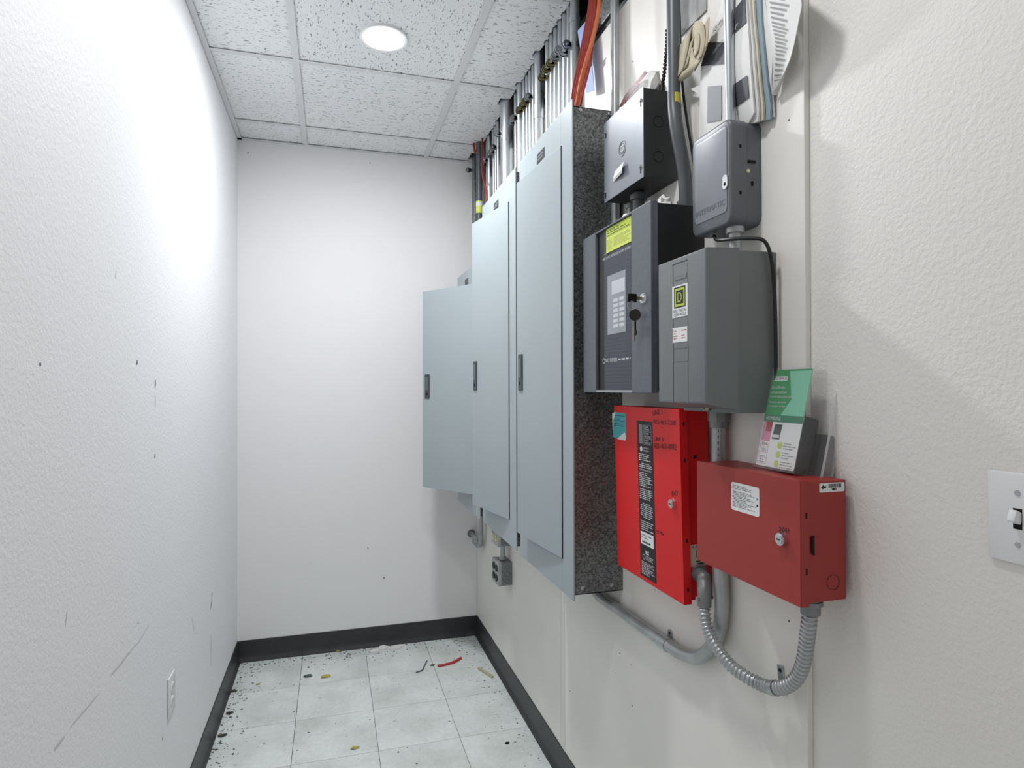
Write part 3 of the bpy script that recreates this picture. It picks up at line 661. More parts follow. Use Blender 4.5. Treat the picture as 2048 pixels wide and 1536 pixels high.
MB(F).box(g1[0] - .0006, g1[0] + .0006, .017, g0[1] - .006, D, D + .0006).build('ridge', 'timer_face', cv)
q = rect_px(F, D, (1347, 562), (1375, 572)); MB(F).box(q[0] + .003, q[1] - .002, q[3] - .001, q[3] + .008, D, D + .0008, .0003).build('raised_tab', 'sqd', cv)
q0, q1, q2, q3 = stpx(F, D, 1345, 575)[0], stpx(F, D, 1376, 635)[0], stpx(F, D, 1360, 634)[1], stpx(F, D, 1360, 570)[1]
bd = MB(F).box(q0, q1, q2, q3, D, D + .0008, .0002).build('badge', 'white', cv)
cx, cyy = (q0 + q1) / 2, q3 - .0222
def frame_sq(e0, e1, z, m, nm):
    b = MB(F); b.box(cx - e0, cx + e0, cyy + e1, cyy + e0, z, z + .0002).box(cx - e0, cx + e0, cyy - e0, cyy - e1, z, z + .0002).box(cx - e0, cx - e1, cyy - e1, cyy + e1, z, z + .0002).box(cx + e1, cx + e0, cyy - e1, cyy + e1, z, z + .0002)
    b.build(nm, m, bd)
frame_sq(.0193, .0167, D + .0008, 'ink', 'badge_border'); frame_sq(.0167, .0126, D + .0008, 'lime', 'badge_square'); frame_sq(.0126, .0107, D + .0008, 'ink', 'badge_border')
MB(F).box(cx - .0107, cx + .0107, cyy - .0107, cyy + .0107, D + .0008, D + .0009).build('badge_field', 'ink', bd)
lettering(F, 'D', cx - .007, cx + .007, cyy - .0092, cyy + .0092, D + .0011, 'lime', bd, 'badge_letter')
lettering(F, 'ELECTRICAL', q0 + .003, q1 - .003, q2 + .0095, q2 + .0145, D + .001, 'ink', bd)
lettering(F, 'CONTROLS', q0 + .005, q1 - .005, q2 + .0025, q2 + .0075, D + .001, 'ink', bd)
q = rect_px(F, D, (1346, 657), (1376, 682)); l2 = plate(F, q[0], q[1], q[2], q[3], D, D + .0006, 'cream_label' if 0 else 'white', cv, 'warning_label')
rows(F, q[0] + .003, q[0] + .018, q[2] + .005, q[3] - .004, 4, D + .0008, 'redink', l2, 3, .35, word=.006); rows(F, q[1] - .02, q[1] - .003, q[2] + .005, q[3] - .004, 4, D + .0008, 'redink', l2, 7, .35, word=.006)
q = rect_px(F, D, (1347, 697), (1377, 722)); b = MB(F)
for a in ((q[0], q[1], q[2], q[2] + .001), (q[0], q[1], q[3] - .001, q[3]), (q[0], q[0] + .001, q[2], q[3]), (q[1] - .001, q[1], q[2], q[3])): b.box(*a, D, D + .0007)
b.build('embossed_frame', 'sqd', cv)
s_, t_ = stpx(F, DM + .01, 1413, 828)
MB(F).cyl((s_, .008, DM + .004), (s_, .008, DM + .009), .006, 14).ring((s_ - .011, .008, DM + .005), (0, 0, 1), .0045, .0065, .002, 14).build('cover_screw', 'keybrass', cv, True)

# ------------------------------------------------------------------ conduit below the enclosure, round to the largest panel
XC = .742
ptop = onX(1437, 880, .738); yy = ptop.y
t = thing('conduit_pipe', 'bent silver conduit running from grey enclosure down past red boxes', 'conduit', (.735, yy, 0.7))
zr = onX(1330, 1286, XC).z
path = [Vector((.738, yy, 1.292)), Vector((.738, yy, 1.20)), Vector((.739, yy, 1.10)), Vector((.741, yy, 1.0)), Vector((XC, yy - .003, .93))]
for (u, v) in ((1444, 1215), (1438, 1262), (1420, 1298), (1394, 1314), (1362, 1306), (1331, 1286), (1298, 1263), (1265, 1240), (1235, 1218), (1210, 1203)): path.append(onX(u, v, XC))
path += [path[-1] + Vector((0, .05, .004)), path[-1] + Vector((0, .09, .03)), path[-1] + Vector((0, .10, .078))]
MB().tube(smooth_path(path, 6), .0143, 20).build('pipe', 'emt_dull', t, True)
MB().ring((.738, yy, 1.268), (0, 0, 1), .0143, .021, .022, 8).ring((.738, yy, 1.255), (0, 0, 1), .0143, .018, .014, 20).build('connector', 'cast', t, True)
a, b_ = onX(1338, 1291, XC), onX(1322, 1280, XC)
cp = MB().cyl(a, b_, .0162, 20).build('strap', 'emt', t, True)
sp = onX(1340, 1266, XR - .002); F2 = WF(sp.y, sp.z)
MB(F2).prism([(-.009, -.03), (.009, -.03), (.009, 0)] + [(.009 * math.cos(math.radians(x)), .009 * math.sin(math.radians(x))) for x in (30, 60, 90, 120, 150, 180)], 0, .003).build('strap_tab', 'emt', cp)
MB(F2).cyl((0, 0, .003), (0, 0, .0036), .0032, 10).build('strap_hole', 'hole', cp)
zp = Vector((.722, yy, 1.2))
mk = MB()
for k in range(7):
    z = .90 + k * .012
for (u, v) in [(1436.5, x) for x in range(862, 918, 12)]:
    p = onX(u, v, .7235); mk.box(p.x - .0003, p.x + .0006, p.y - .0008, p.y + .0008, p.z - .003, p.z + .003)
mk.build('printed_marks', 'ink', t)

# ------------------------------------------------------------------ bright red dialler box
YF, Z0 = 1.412, .893; W, H, D = .302, .400, .070
F = WF(YF, Z0) @ Matrix.Rotation(math.radians(1.4), 4, 'X')
t = thing('alarm_box', 'tall bright red alarm box with black printed strip and marker writing', 'alarm box', (XR, YF - W / 2, Z0))
MB(F).box(.004, W - .004, .006, H - .003, .001, D - .004, .001).build('body', 'red', t)
dr = MB(F).box(0, W, 0, H, D - .0015, D, .0006).box(W - .0015, W, 0, H, D - .018, D - .0015).box(0, .0015, 0, H, D - .018, D - .0015).box(.0015, W - .0015, H - .0015, H, D - .018, D - .0015).build('door', 'red', t)
def R1(u, v): return stpx(F, D, u, v)
a = R1(1274, 841); b_ = R1(1315, 1158)
sw0, sw1, st0, st1 = a[0], a[0] + .071, R1(1300, 1160)[1], a[1]
sp = plate(F, sw0, sw1, st0, st1, D, D + .0006, 'ink', dr, 'printed_strip'); N = D + .0008; HH = st1 - st0
MB(F).box(sw0 + .010, sw0 + .026, st1 - .052, st1 - .008, N - .0002, N).build('status_window', 'grey_ink', dr)
for k, wd in enumerate(('POWER', 'SILENCED', 'DIALER')):
    t0 = st1 - .022 - k * .015
    b = MB(F)
    for q in ((sw0 + .030, sw1 - .005, t0 - .0004, t0), (sw0 + .030, sw1 - .005, t0 + .013, t0 + .0134), (sw0 + .030, sw0 + .0304, t0, t0 + .013), (sw1 - .0054, sw1 - .005, t0, t0 + .013)): b.box(*q, N - .0002, N)
    b.build('status_frame', 'white_ink', dr)
    lettering(F, wd, sw0 + .033, sw0 + .054, t0 + .007, t0 + .0115, N, 'white_ink', dr)
    rows(F, sw0 + .034, sw1 - .008, t0 + .001, t0 + .006, 2, N, 'white_ink', dr, k, .4, word=.006, gaps=0)
MB(F).cyl((sw0 + .018, st1 - .064, N - .0003), (sw0 + .018, st1 - .064, N), .006, 14).build('emblem', 'white_ink', dr)
lettering(F, 'SILENT', sw0 + .028, sw0 + .054, st1 - .063, st1 - .059, N, 'white_ink', dr); lettering(F, 'KNIGHT', sw0 + .028, sw0 + .054, st1 - .069, st1 - .065, N, 'white_ink', dr)
blk = [(.205, .255), (.265, .30), (.325, .42), (.43, .50), (.52, .62), (.635, .70)]
for k, (f0, f1) in enumerate(blk):
    rows(F, sw0 + .006, sw1 - .005, st1 - HH * f1, st1 - HH * f0, max(3, int((f1 - f0) * 90)), N, 'white_ink', dr, 10 + k, .42, word=.009, gaps=0, center=k in (1, 4))
lettering(F, 'OPERATING INSTRUCTIONS', sw0 + .008, sw1 - .008, st1 - HH * .317, st1 - HH * .306, N, 'white_ink', dr)
lb = plate(F, sw0 + .006, sw1 - .006, st1 - HH * .79, st1 - HH * .71, D + .0006, D + .0012, 'white', dr, 'serial_label'); 
rows(F, sw0 + .010, sw1 - .010, st1 - HH * .755, st1 - HH * .72, 2, D + .0014, 'grey_ink', dr, 5, .4, word=.02, gaps=0); rows(F, sw0 + .013, sw1 - .02, st1 - HH * .78, st1 - HH * .765, 1, D + .0014, 'ink', dr, 6, .8, word=.006, gaps=0)
rows(F, sw0 + .026, sw0 + .042, st1 - HH * .85, st1 - HH * .822, 3, N, 'white_ink', dr, 2, .8, word=.014, gaps=0)
MB(F).ring((sw0 + .018, st1 - HH * .87, N - .0003), (0, 0, 1), .005, .0062, .0003, 16).build('approval_mark', 'white_ink', dr)
rows(F, sw0 + .028, sw1 - .01, st1 - HH * .885, st1 - HH * .855, 4, N, 'white_ink', dr, 31, .4, word=.006, gaps=0)
rows(F, sw0 + .006, sw1 - .005, st1 - HH * .985, st1 - HH * .90, 9, N, 'white_ink', dr, 32, .42, word=.008, gaps=0)
# teal sticker with torn corners
tk = rect_px(F, D, (1225, 824), (1253, 880)); s0, s1, t0, t1 = tk
ts = MB(F).prism([(s0, t0 + .002), (s0 + .03, t0), (s1 - .006, t0 - .002), (s1, t0 + .004), (s1, t1 - .004), (s1 - .003, t1), (s0 + .018, t1), (s0 + .012, t1 - .012), (s0 + .002, t1 - .02)], D, D + .0005).build('teal_sticker', 'teal', dr)
MB(F).prism([(s0 + .024, t0 - .001), (s1 - .005, t0 - .002), (s1 + .0005, t0 + .006), (s1 - .006, t0 + .018), (s1 - .018, t0 + .014)], D + .0005, D + .0007).prism([(s0 - .001, t1 - .004), (s0 + .018, t1 + .001), (s0 + .014, t1 - .010), (s0 + .004, t1 - .02), (s0 + .002, t1 - .045), (s0 - .001, t1 - .04)], D + .0005, D + .0007).build('torn_paper', 'paper', dr)
rows(F, s0 + .012, s1 - .004, t0 + .022, t1 - .006, 9, D + .0008, 'ink', dr, 41, .35, word=.009, gaps=.3)
# marker writing
def mark(body, p0, p1, hgt, m='ink', F=F, D=D, par=dr):
    a = stpx(F, D, *p0); b = stpx(F, D, *p1); lettering(F, body, a[0], b[0], a[1], a[1] + hgt, D + .0004, m, par, 'marker_writing', slant=(b[1] - a[1]))
mark('LINE 1', (1306, 831), (1324, 829), .011); mark('903-463-7280', (1307, 848), (1352, 851), .010)
mark('LINE 2', (1309, 882), (1327, 883), .009); mark('903-463-8882', (1308, 897), (1353, 900), .012); mark('047', (1344, 992), (1356, 993), .011); mark('97-96', (1313, 1067), (1327, 1072), .008)
ls, lt_ = R1(1346.5, 1007)
lk = MB(F).cyl((ls, lt_, D), (ls, lt_, D + .007), .0105, 20, .0095).cyl((ls, lt_, D + .007), (ls, lt_, D + .0085), .0065, 18).build('lock', 'chrome', dr, True)
MB(F).box(ls - .004, ls + .004, lt_ - .0012, lt_ + .0012, D + .0085, D + .0088).build('key_slot', 'hole', dr)
for tt in (.03, .13, .295, .37): MB(F).box(W - .0001, W + .0003, tt - .004, tt + .004, D - .012, D - .008).build('vent_slot', 'hole', t)
MB(F).cyl((W - .004, .30, .033), (W - .0036, .30, .033), .004, 12).build('hole', 'hole', t)
pl = MB(F).box(W - .004, W - .0034, .075, .120, .004, .052, .0002).build('approval_label', 'cream_label', t)
Fs = F @ Matrix(((0, 0, 1, W - .0034), (0, 1, 0, 0), (-1, 0, 0, .052), (0, 0, 0, 1)))
MB(Fs).ring((.028, .1, .0002), (0, 0, 1), .012, .0135, .0002, 20).box(.014, .042, .084, .086, .0002, .0004).box(.016, .040, .079, .0815, .0002, .0004).build('label_mark', 'ink', pl)
lettering(Fs, 'LISTED', .008, .046, .113, .118, .0003, 'ink', pl)
# flexible conduit between the two red boxes
def flexible():
    xw = .732
    pp = [onX(1409, 1200, .714), onX(1409, 1222, .712), onX(1416, 1260, .709), onX(1433, 1294, .709), onX(1460, 1329, .714), (onX(1490, 1352, .722)), onX(1520, 1368, xw), onX(1548, 1376, xw), onX(1574, 1372, xw), onX(1596, 1352, xw), onX(1608, 1320, .728), onX(1614, 1280, .722), onX(1618, 1245, .715), onX(1621, 1212, .712)]
    sp = smooth_path(pp, 30)
    # resample evenly, ribbed radius
    L = [0]
    for i in range(1, len(sp)): L.append(L[-1] + (sp[i] - sp[i - 1]).length)
    tot = L[-1]; pitch = .0084; N = int(tot / (pitch / 8)); out = []; j = 0
    for k in range(N + 1):
        d = tot * k / N
        while j < len(L) - 2 and L[j + 1] < d: j += 1
        f = (d - L[j]) / max(1e-9, L[j + 1] - L[j]); out.append(sp[j].lerp(sp[j + 1], f))
    rr = [.0088 + .0034 * max(0, math.sin(2 * math.pi * (tot * k / N) / pitch) + .25) ** .6 / 1.15 for k in range(N + 1)]
    t = thing('flexible_conduit', 'ribbed flexible metal conduit looping between the two red boxes', 'flexible conduit', (.735, onX(1550, 1376, xw).y, .8))
    MB().tube(out, rr, 18).build('ribbed_hose', 'flex', t, True)
    c0 = out[0]; c1 = onX(1410, 1160, .722); 
    e0 = Vector((c1.x + .004, 1.112, c1.z + .006))
    cn = MB().tube(smooth_path([c0 + Vector((0, 0, -.012)), c0 + Vector((0, 0, .012)), c1 + Vector((0, .004, -.006)), c1 + Vector((.002, .012, .004)), e0 + Vector((0, .02, 0))], 5), [.0135] * 6 + [.0145] * 9 + [.013] * 6, 16).build('angle_connector', 'cast', t, True)
    MB().cyl(c0 + Vector((-.018, 0, .004)), c0 + Vector((.018, 0, .004)), .0045, 10).build('clamp_screw', 'zinc', t, True)
    MB().cyl(e0 + Vector((0, -.004, 0)), e0 + Vector((0, .004, 0)), .0185, 8).build('locknut', 'cast', t)
    ce_ = out[-1]; MB().cyl((ce_.x, ce_.y, ce_.z - .012), (ce_.x, ce_.y, 1.008), .0145, 18).ring((ce_.x, ce_.y, .998), (0, 0, 1), .0145, .018, .007, 8).build('box_connector', 'cast', t, True)
    a, b_ = onX(1553, 1376, xw), onX(1543, 1375.5, xw)
    st = MB().cyl(a, b_, .0132, 20).build('strap', 'zinc', t, True)
    q = onX(1561, 1344, XR - .002); Fq = WF(q.y, q.z) @ Matrix.Rotation(math.radians(8), 4, 'Z')
    MB(Fq).box(-.0075, .0075, -.034, .012, 0, .0025, .0008).build('strap_tab', 'zinc', st); MB(Fq).cyl((0, .003, .0025), (0, .003, .003), .0036, 10).build('strap_hole', 'hole', st)
flexible()

# ------------------------------------------------------------------ brick red communicator box
YF, Z0 = 1.036, 1.005; F = WF(YF, Z0); W, H, D = .271, .189, .087
t = thing('alarm_box', 'wide brick red alarm box with white instruction label, lowest near box', 'alarm box', (XR, YF - W / 2, Z0))
MB(F).box(.002, W - .002, .004, H - .0015, 0, D - .003, .001).build('body', 'red2', t)
dr = MB(F).box(0, W, 0, H, D - .0015, D, .0006).box(W - .0015, W, 0, H, D - .016, D - .0015).box(0, .0015, 0, H, D - .016, D - .0015).box(.0015, W - .0015, H - .0015, H, D - .016, D - .0015).build('door', 'red2', t)
a = stpx(F, D, 1463, 963); b_ = stpx(F, D, 1519, 1030)
lb = MB(F).prism(rrect(a[0], b_[0], stpx(F, D, 1519, 1035)[1], a[1], .004), D, D + .0005).build('instruction_label', 'white', dr)
rows(F, a[0] + .004, b_[0] - .008, stpx(F, D, 1519, 1035)[1] + .006, a[1] - .004, 15, D + .0007, 'ink', dr, 51, .3, word=.009, gaps=.2)
s_, t_ = b_[0] - .0045, (a[1] + b_[1]) / 2
for k, m in enumerate(('ink', 'teal')): MB(F).box(s_ - .0018, s_ + .0018, t_ - .010 + k * .011, t_ - .0065 + k * .011, D + .0005, D + .0008).build('led_mark', m, dr)
ls, lt_ = stpx(F, D, 1566, 1078)
MB(F).cyl((ls, lt_, D), (ls, lt_, D + .007), .0105, 24, .0098).cyl((ls, lt_, D + .007), (ls, lt_, D + .009), .0072, 20).build('lock', 'chrome', dr, True)
MB(F).box(ls - .0045, ls + .0035, lt_ - .001, lt_ + .001, D + .009, D + .0093).build('key_slot', 'hole', dr)
mark('2041', (1558, 1063), (1578, 1067), .008, 'ink', F, D, dr)
Fs = F @ Matrix(((0, 0, 1, W), (0, 1, 0, 0), (-1, 0, 0, D), (0, 0, 0, 1)))     # near side: x from front to wall
for y, hh in ((.053, .0045), (.137, .0045)): MB(Fs).box(.010, .013, y - hh, y + hh, 0, .0003).build('vent_slot', 'hole', t)
MB(Fs).prism([(.0205, .080), (.026, .076), (.026, .106), (.0205, .105)], -.0015, .0003).build('pull_slot', 'hole', t)
MB(Fs).ring((.062, .032, -.0018), (0, 0, 1), .011, .0118, .0004, 24).build('knockout', mat('dark_red_line', (90, 26, 22), .6), t)
bl = MB(Fs).prism(rrect(.037, .084, .170, .184, .002), -.002, -.0014).build('barcode_label', 'white', t)
b = MB(Fs); rnd = random.Random(8); x = .054
while x < .078: wd = rnd.choice((.0004, .0008, .0012)); b.box(x, x + wd, .1765, .1825, -.0014, -.0012); x += wd + rnd.choice((.0005, .0008))
b.build('barcode', 'ink', bl); rows(Fs, .060, .074, .1725, .1755, 1, -.0011, 'ink', bl, 3, .9, word=.003, gaps=0)
MB(Fs).prism([(.039, .177), (.043, .175), (.049, .177), (.050, .1795), (.046, .179), (.044, .182), (.042, .179)], -.0014, -.0012).build('emblem', 'ink', bl)

# ------------------------------------------------------------------ blister pack standing on the brick red box
ZT = 1.1955
p_bl, p_br = onZ(1510, 934, ZT), onZ(1586, 949, ZT)
ex = (p_br - p_bl); wdt = ex.length; ex = ex.normalized()
# height and lean: top left corner seen at (1539,738) must lie at the same ground line shifted towards the wall
lean = math.radians(13); nrm = Vector((ex.y, -ex.x, 0))
if nrm.x > 0: nrm = -nrm                                     # out of the wall, towards the viewer
up = (Vector((0, 0, 1)) * math.cos(lean) - nrm * math.sin(lean))
nn = ex.cross(up)
if nn.dot(nrm) < 0: nn = -nn
Fb = Matrix(((ex.x, up.x, nn.x, p_bl.x), (ex.y, up.y, nn.y, p_bl.y), (ex.z, up.z, nn.z, p_bl.z + .001), (0, 0, 0, 1)))
def bp(u, v): return stpx(Fb, 0, u, v)
tl = bp(1541, 739); tr = bp(1616, 739); br = bp(1587, 947)
HB = (tl[1] + tr[1]) / 2; WB = wdt
t = thing('blister_pack', 'clear blister pack with green and white card on brick red box', 'blister pack', p_bl)
cd = MB(Fb).prism(rrect(.0, WB, .004, HB, .004), -.0005, 0).build('card', 'white', t)
gy = HB * .47
MB(Fb).prism(rrect(0, WB, gy, HB, .003), 0, .0002).build('green_print', 'green', cd)
MB(Fb).prism([(WB * .45, HB - .003), (WB * .99, HB - .003), (WB * .99, gy + .012), (WB * .75, gy + .012), (WB * .42, gy + .012), (WB * .62, gy + .04)], .0002, .0003).build('mint_print', 'mint', cd)
MB(Fb).box(0, WB, gy, gy + .012, .0002, .00035).build('dark_green_print', 'dkgreen', cd)
MB(Fb).box(.006, WB * .42, HB - .020, HB - .012, .0003, .0004).build('logo_field', 'white', cd)
lettering(Fb, 'SQUARE D', .008, WB * .40, HB - .0185, HB - .0135, .0006, 'ink', cd)
for k, s in enumerate(('Circuit Breaker', 'and Ground-Fault', 'Circuit Interrupter (GFI)')): lettering(Fb, s, .005, WB * (.42, .47, .66)[k], HB - .034 - k * .0085, HB - .0285 - k * .0085, .0006, 'white_ink', cd)
for k, s in enumerate(('Interruptor automatico', 'interruptor de falla')): lettering(Fb, s, .005, WB * .5, HB - .060 - k * .007, HB - .0555 - k * .007, .0006, 'white_ink', cd)
lettering(Fb, 'HOMELINE', .006, WB * .45, gy + .003, gy + .009, .0006, 'white_ink', cd)
MB(Fb).box(.002, WB * .26, HB * .27, gy, .0, .0002).build('pink_print', 'pink', cd); MB(Fb).box(WB * .10, WB * .26, HB * .37, gy, .0002, .0003).build('crimson_print', 'crimson', cd)
for k in range(4):
    y = .008 + k * (HB * .27 - .008) / 4; b = MB(Fb); h_ = (HB * .27 - .008) / 4
    for q in ((.003, WB * .26, y, y + .0006), (.003, .0036, y, y + h_), (WB * .26 - .0006, WB * .26, y, y + h_)): b.box(*q, 0, .0002)
    b.build('table_rule', 'pink', cd)
    if k == 3: lettering(Fb, '30A', .006, WB * .24, y + .003, y + h_ - .002, .0004, 'crimson', cd)
    elif k == 2: lettering(Fb, '120 V', .010, WB * .22, y + .002, y + h_ - .002, .0004, 'grey_ink', cd)
    else: rows(Fb, .008, WB * .22, y + .001, y + h_ - .001, 2, .0004, 'grey_ink', cd, k, .3)
MB(Fb).prism([(WB * .31, HB * .30), (WB * .50, HB * .30), (WB * .52, gy - .004), (WB * .33, gy - .004)], 0, .0003).build('product_picture', 'ink', cd)
MB(Fb).box(WB * .33, WB * .49, HB * .315, HB * .345, .0003, .0004).build('product_picture_tab', 'white_ink', cd)
for k in range(3):
    y = HB * (.245 - k * .09); MB(Fb).cyl((WB * .55, y, 0), (WB * .55, y, .0003), .006, 16).build('lime_dot', 'limedot', cd)
    rows(Fb, WB * .64, WB * .95, y - .007, y + .006, 3, .0004, 'grey_ink', cd, 60 + k, .3, word=.007)
# clear shell: front shell over the card, with a flange and deeper bubble behind on the wall side
sh = MB(Fb); dpt = .034
for q in ((-.004, WB + .004, HB - .0008, HB + .003, -dpt, .002), (-.004, -.0032, 0, HB, -dpt * .3, .002), (-.004, WB + .004, 0, .0008, -dpt, .003)): sh.box(*q)
sh.box(WB + .002, WB + .0028, .0, HB, -dpt, .002); sh.box(-.004, WB + .004, 0, HB + .003, .0016, .002)
sh.build('clear_shell', 'clear', t)
MB(Fb).box(.012, WB + .0228, .001, HB + .012, -dpt - .001, -dpt, .0003).build('back_flange', 'clear', t)
MB(Fb).box(WB * .35, WB - .001, .006, HB * .55, -dpt + .002, -.002, .004).build('breaker', 'black', t)
MB(Fb).box(WB + .0225, WB + .0235, .0, HB + .012, -dpt - .002, -dpt + .002).box(.012, WB + .0228, HB + .0115, HB + .013, -dpt - .002, -dpt + .001).build('flange_rim', mat('rim_highlight', (232, 235, 238), .12, alpha=.5, spec=1.0), t)  # pale rim: bright edge highlights put into its colour and opacity
# second pack behind it
t = thing('blister_pack', 'second clear blister pack pushed behind the green card pack', 'blister pack', p_bl + Vector((.05, 0, 0)))
Fb2 = Fb @ Matrix.Translation((.012, 0, -dpt - .022))
MB(Fb2).box(.0, WB + .010, 0.002, HB * .80, 0, .0006).box(WB + .0094, WB + .010, .002, HB * .80, .0006, .018).box(0, WB + .010, HB * .80 - .0006, HB * .80, .0006, .018).build('clear_shell', 'clear_wrap', t)
MB(Fb2).box(WB * .3, WB + .006, .003, HB * .42, .002, .018, .003).build('breaker', 'black', t)

# ------------------------------------------------------------------ receptacle boxes low on the wall under the middle panel
def receptacle_box(yn, z0, z1, label, ivory):
    yf = yn + .114; F = WF(yf, z0); W, H, D = .114, z1 - z0, .063
    t = thing('receptacle_box', label, 'outlet box', (XR, yn + .057, z0), 'metal outlet boxes under the middle panel')
    MB(F).box(.003, W - .003, .003, H - .003, 0, D - .012, .002).build('body', 'cast', t)
    cv = MB(F).prism(rrect(0, W, 0, H, .008), D - .013, D, bev=.003).build('cover', 'emt_dull', t, True)
    for i in (0, 1):
        for j in (0, 1):
            cxx, cyy = W * (.30 + .40 * i), H * (.30 + .40 * j)
            rc = MB(F).prism(rrect(cxx - .017, cxx + .017, cyy - .0145, cyy + .0145, .012), D, D + .003).build('socket', 'ivory' if ivory else 'black', cv, True)
            MB(F).box(cxx - .008, cxx - .006, cyy - .002, cyy + .007, D + .003, D + .0033).box(cxx + .006, cxx + .008, cyy - .002, cyy + .007, D + .003, D + .0033).build('slot', 'hole', cv)
    Fs = F @ Matrix(((0, 0, 1, W - .003), (0, 1, 0, 0), (-1, 0, 0, D), (0, 0, 0, 1)))
    for y, r in ((H * .22, .010), (H * .5, .013), (H * .78, .010)): MB(Fs).ring((.040, y, 0), (0, 0, 1), r - .0012, r, .0006, 20).build('knockout', 'jbody', t)
    for y in (H * .3, H * .62): MB(Fs).cyl((.018, y, 0), (.018, y, .0006), .002, 8).build('hole', 'hole', t)
receptacle_box(2.593, .470, .575, 'grey metal outlet box with four black sockets, lower one', False)
receptacle_box(2.600, .640, .745, 'grey metal outlet box with ivory sockets half hidden by panel', True)
t = thing('conduit_nipple', 'short silver nipple joining the two outlet boxes', 'conduit', (.73, 2.64, .575))
MB().cyl((.728, 2.640, .575), (.728, 2.640, .640), .0105, 16).ring((.728, 2.640, .575), (0, 0, 1), .0105, .016, .013, 12).build('nipple', 'zinc', t, True)
# hooked conduit stub
pj = [onX(962, 1012, .735), onX(962, 1045, .735), onX(962, 1065, .735), onX(960, 1085, .733), onX(953, 1097, .72), onX(946, 1097, .70)]
e = pj[-1]
pj = [onX(962, 1010, .735)] ; base = pj[0]
yb = base.y; zz = onX(960, 1097, .73).z
hook = [Vector((.735, yb, .79)), Vector((.735, yb, zz + .10)), Vector((.735, yb + .004, zz + .05)), Vector((.734, yb + .03, zz + .012)), Vector((.732, yb + .075, zz)), Vector((.730, yb + .14, zz + .006)), Vector((.728, YB - .16, zz + .03)), Vector((.728, YB, zz + .034))]
t = thing('conduit_pipe', 'hooked silver conduit stub under the short corner panel', 'conduit', (.735, yb, zz))
MB().tube(smooth_path(hook, 6), .0117, 16).build('pipe', 'emt_dull', t, True)
MB().ring((.735, yb, .745), (0, 0, 1), .0117, .017, .03, 14).build('connector', 'cast', t, True)
MB().ring((.728, YB - .006, zz + .034), (0, 1, 0), .0117, .022, .006, 18).build('flange', 'cast', t, True)

# ------------------------------------------------------------------ switch plate and outlet plate
F = WF(onX(1981, 1000, XD).y, onX(1980, 1113, XD).z, XD); H = onX(1980, 938, XD).z - onX(1980, 1113, XD).z
t = thing('light_switch', 'white toggle light switch plate at the right edge', 'light switch', (XD, F[1][3] - .035, F[2][3])); W = .070
MB(F).box(0, W, 0, H, 0, .006, .003).build('plate', 'plasticwhite', t, True)
MB(F).box(W / 2 - .005, W / 2 + .005, H / 2 - .012, H / 2 + .012, .0055, .0063).build('slot', 'hole', t)
Ft = F @ Matrix.Translation((W / 2, H / 2, .004)) @ Matrix.Rotation(math.radians(-22), 4, 'X')
MB(Ft).box(-.0045, .0045, -.007, .007, 0, .013, .0015).build('toggle', 'plasticwhite', t, True)
for y in (H / 2 - .030, H / 2 + .030): MB(F).cyl((W / 2, y, .006), (W / 2, y, .0075), .0036, 14, .0028).build('screw', 'steel', t, True)
Fl = Matrix(((0, 0, 1, XL), (1, 0, 0, 1.936), (0, 1, 0, .405), (0, 0, 0, 1))); W, H = .0726, .1145
t = thing('wall_outlet', 'white duplex outlet plate low on the left wall', 'wall outlet', (XL, 1.972, .405))
MB(Fl).box(0, W, 0, H, 0, .0055, .0025).build('plate', 'plasticwhite', t, True)
for y in (H / 2 - .0195, H / 2 + .0195):
    sk = MB(Fl).prism(rrect(W / 2 - .0165, W / 2 + .0165, y - .0135, y + .0135, .011), .005, .0075, bev=.0008).build('socket', 'plasticwhite', t, True)
    MB(Fl).box(W / 2 - .0075, W / 2 - .0055, y - .003, y + .006, .0075, .0077).box(W / 2 + .0055, W / 2 + .0075, y - .003, y + .006, .0075, .0077).build('slot', 'scuff', sk)
MB(Fl).cyl((W / 2, H / 2, .0055), (W / 2, H / 2, .0065), .003, 12).build('screw', 'steel', t, True)

# ------------------------------------------------------------------ papers tucked above the timer box
def uvgrid(g, m, name, parent, i0, i1, f0, f1, off=.0012, slant=0):
    # a printed patch lying on a sheet's grid, between row positions i0..i1 and column fractions f0..f1
    def at(ri, f):
        ri = max(0, min(len(g) - 1.001, ri)); i = int(ri); a = ri - i
        def row(r): x = max(0, min(.9999, f)) * (len(r) - 1); j = int(x); return r[j].lerp(r[j + 1], x - j)
        p = row(g[i]).lerp(row(g[i + 1]), a); d = (EYE - p).normalized(); return p + Vector((-off, 0, 0)) + d * 0
    vs, fs = [], []
    for a in range(4):
        for b in range(4):
            f = f0 + (f1 - f0) * b / 3; vs.append(at(i0 + (i1 - i0) * a / 3 + slant * b / 3, f))
    fs = [(a * 4 + b, a * 4 + b + 1, (a + 1) * 4 + b + 1, (a + 1) * 4 + b) for a in range(3) for b in range(3)]
    return MB().add(vs, fs).build(name, m, parent)
# gray soiled sheet furthest back
sheet('loose_sheet', 'grey stained sheet behind the rolled newspaper', 'paper', [(1358, 75), (1352, 20), (1346, -60)], [(1412, 20), (1412, -30), (1412, -100)], .756, .756, mat('stained_paper', (170, 170, 170), .8, var=.15, vscale=30))
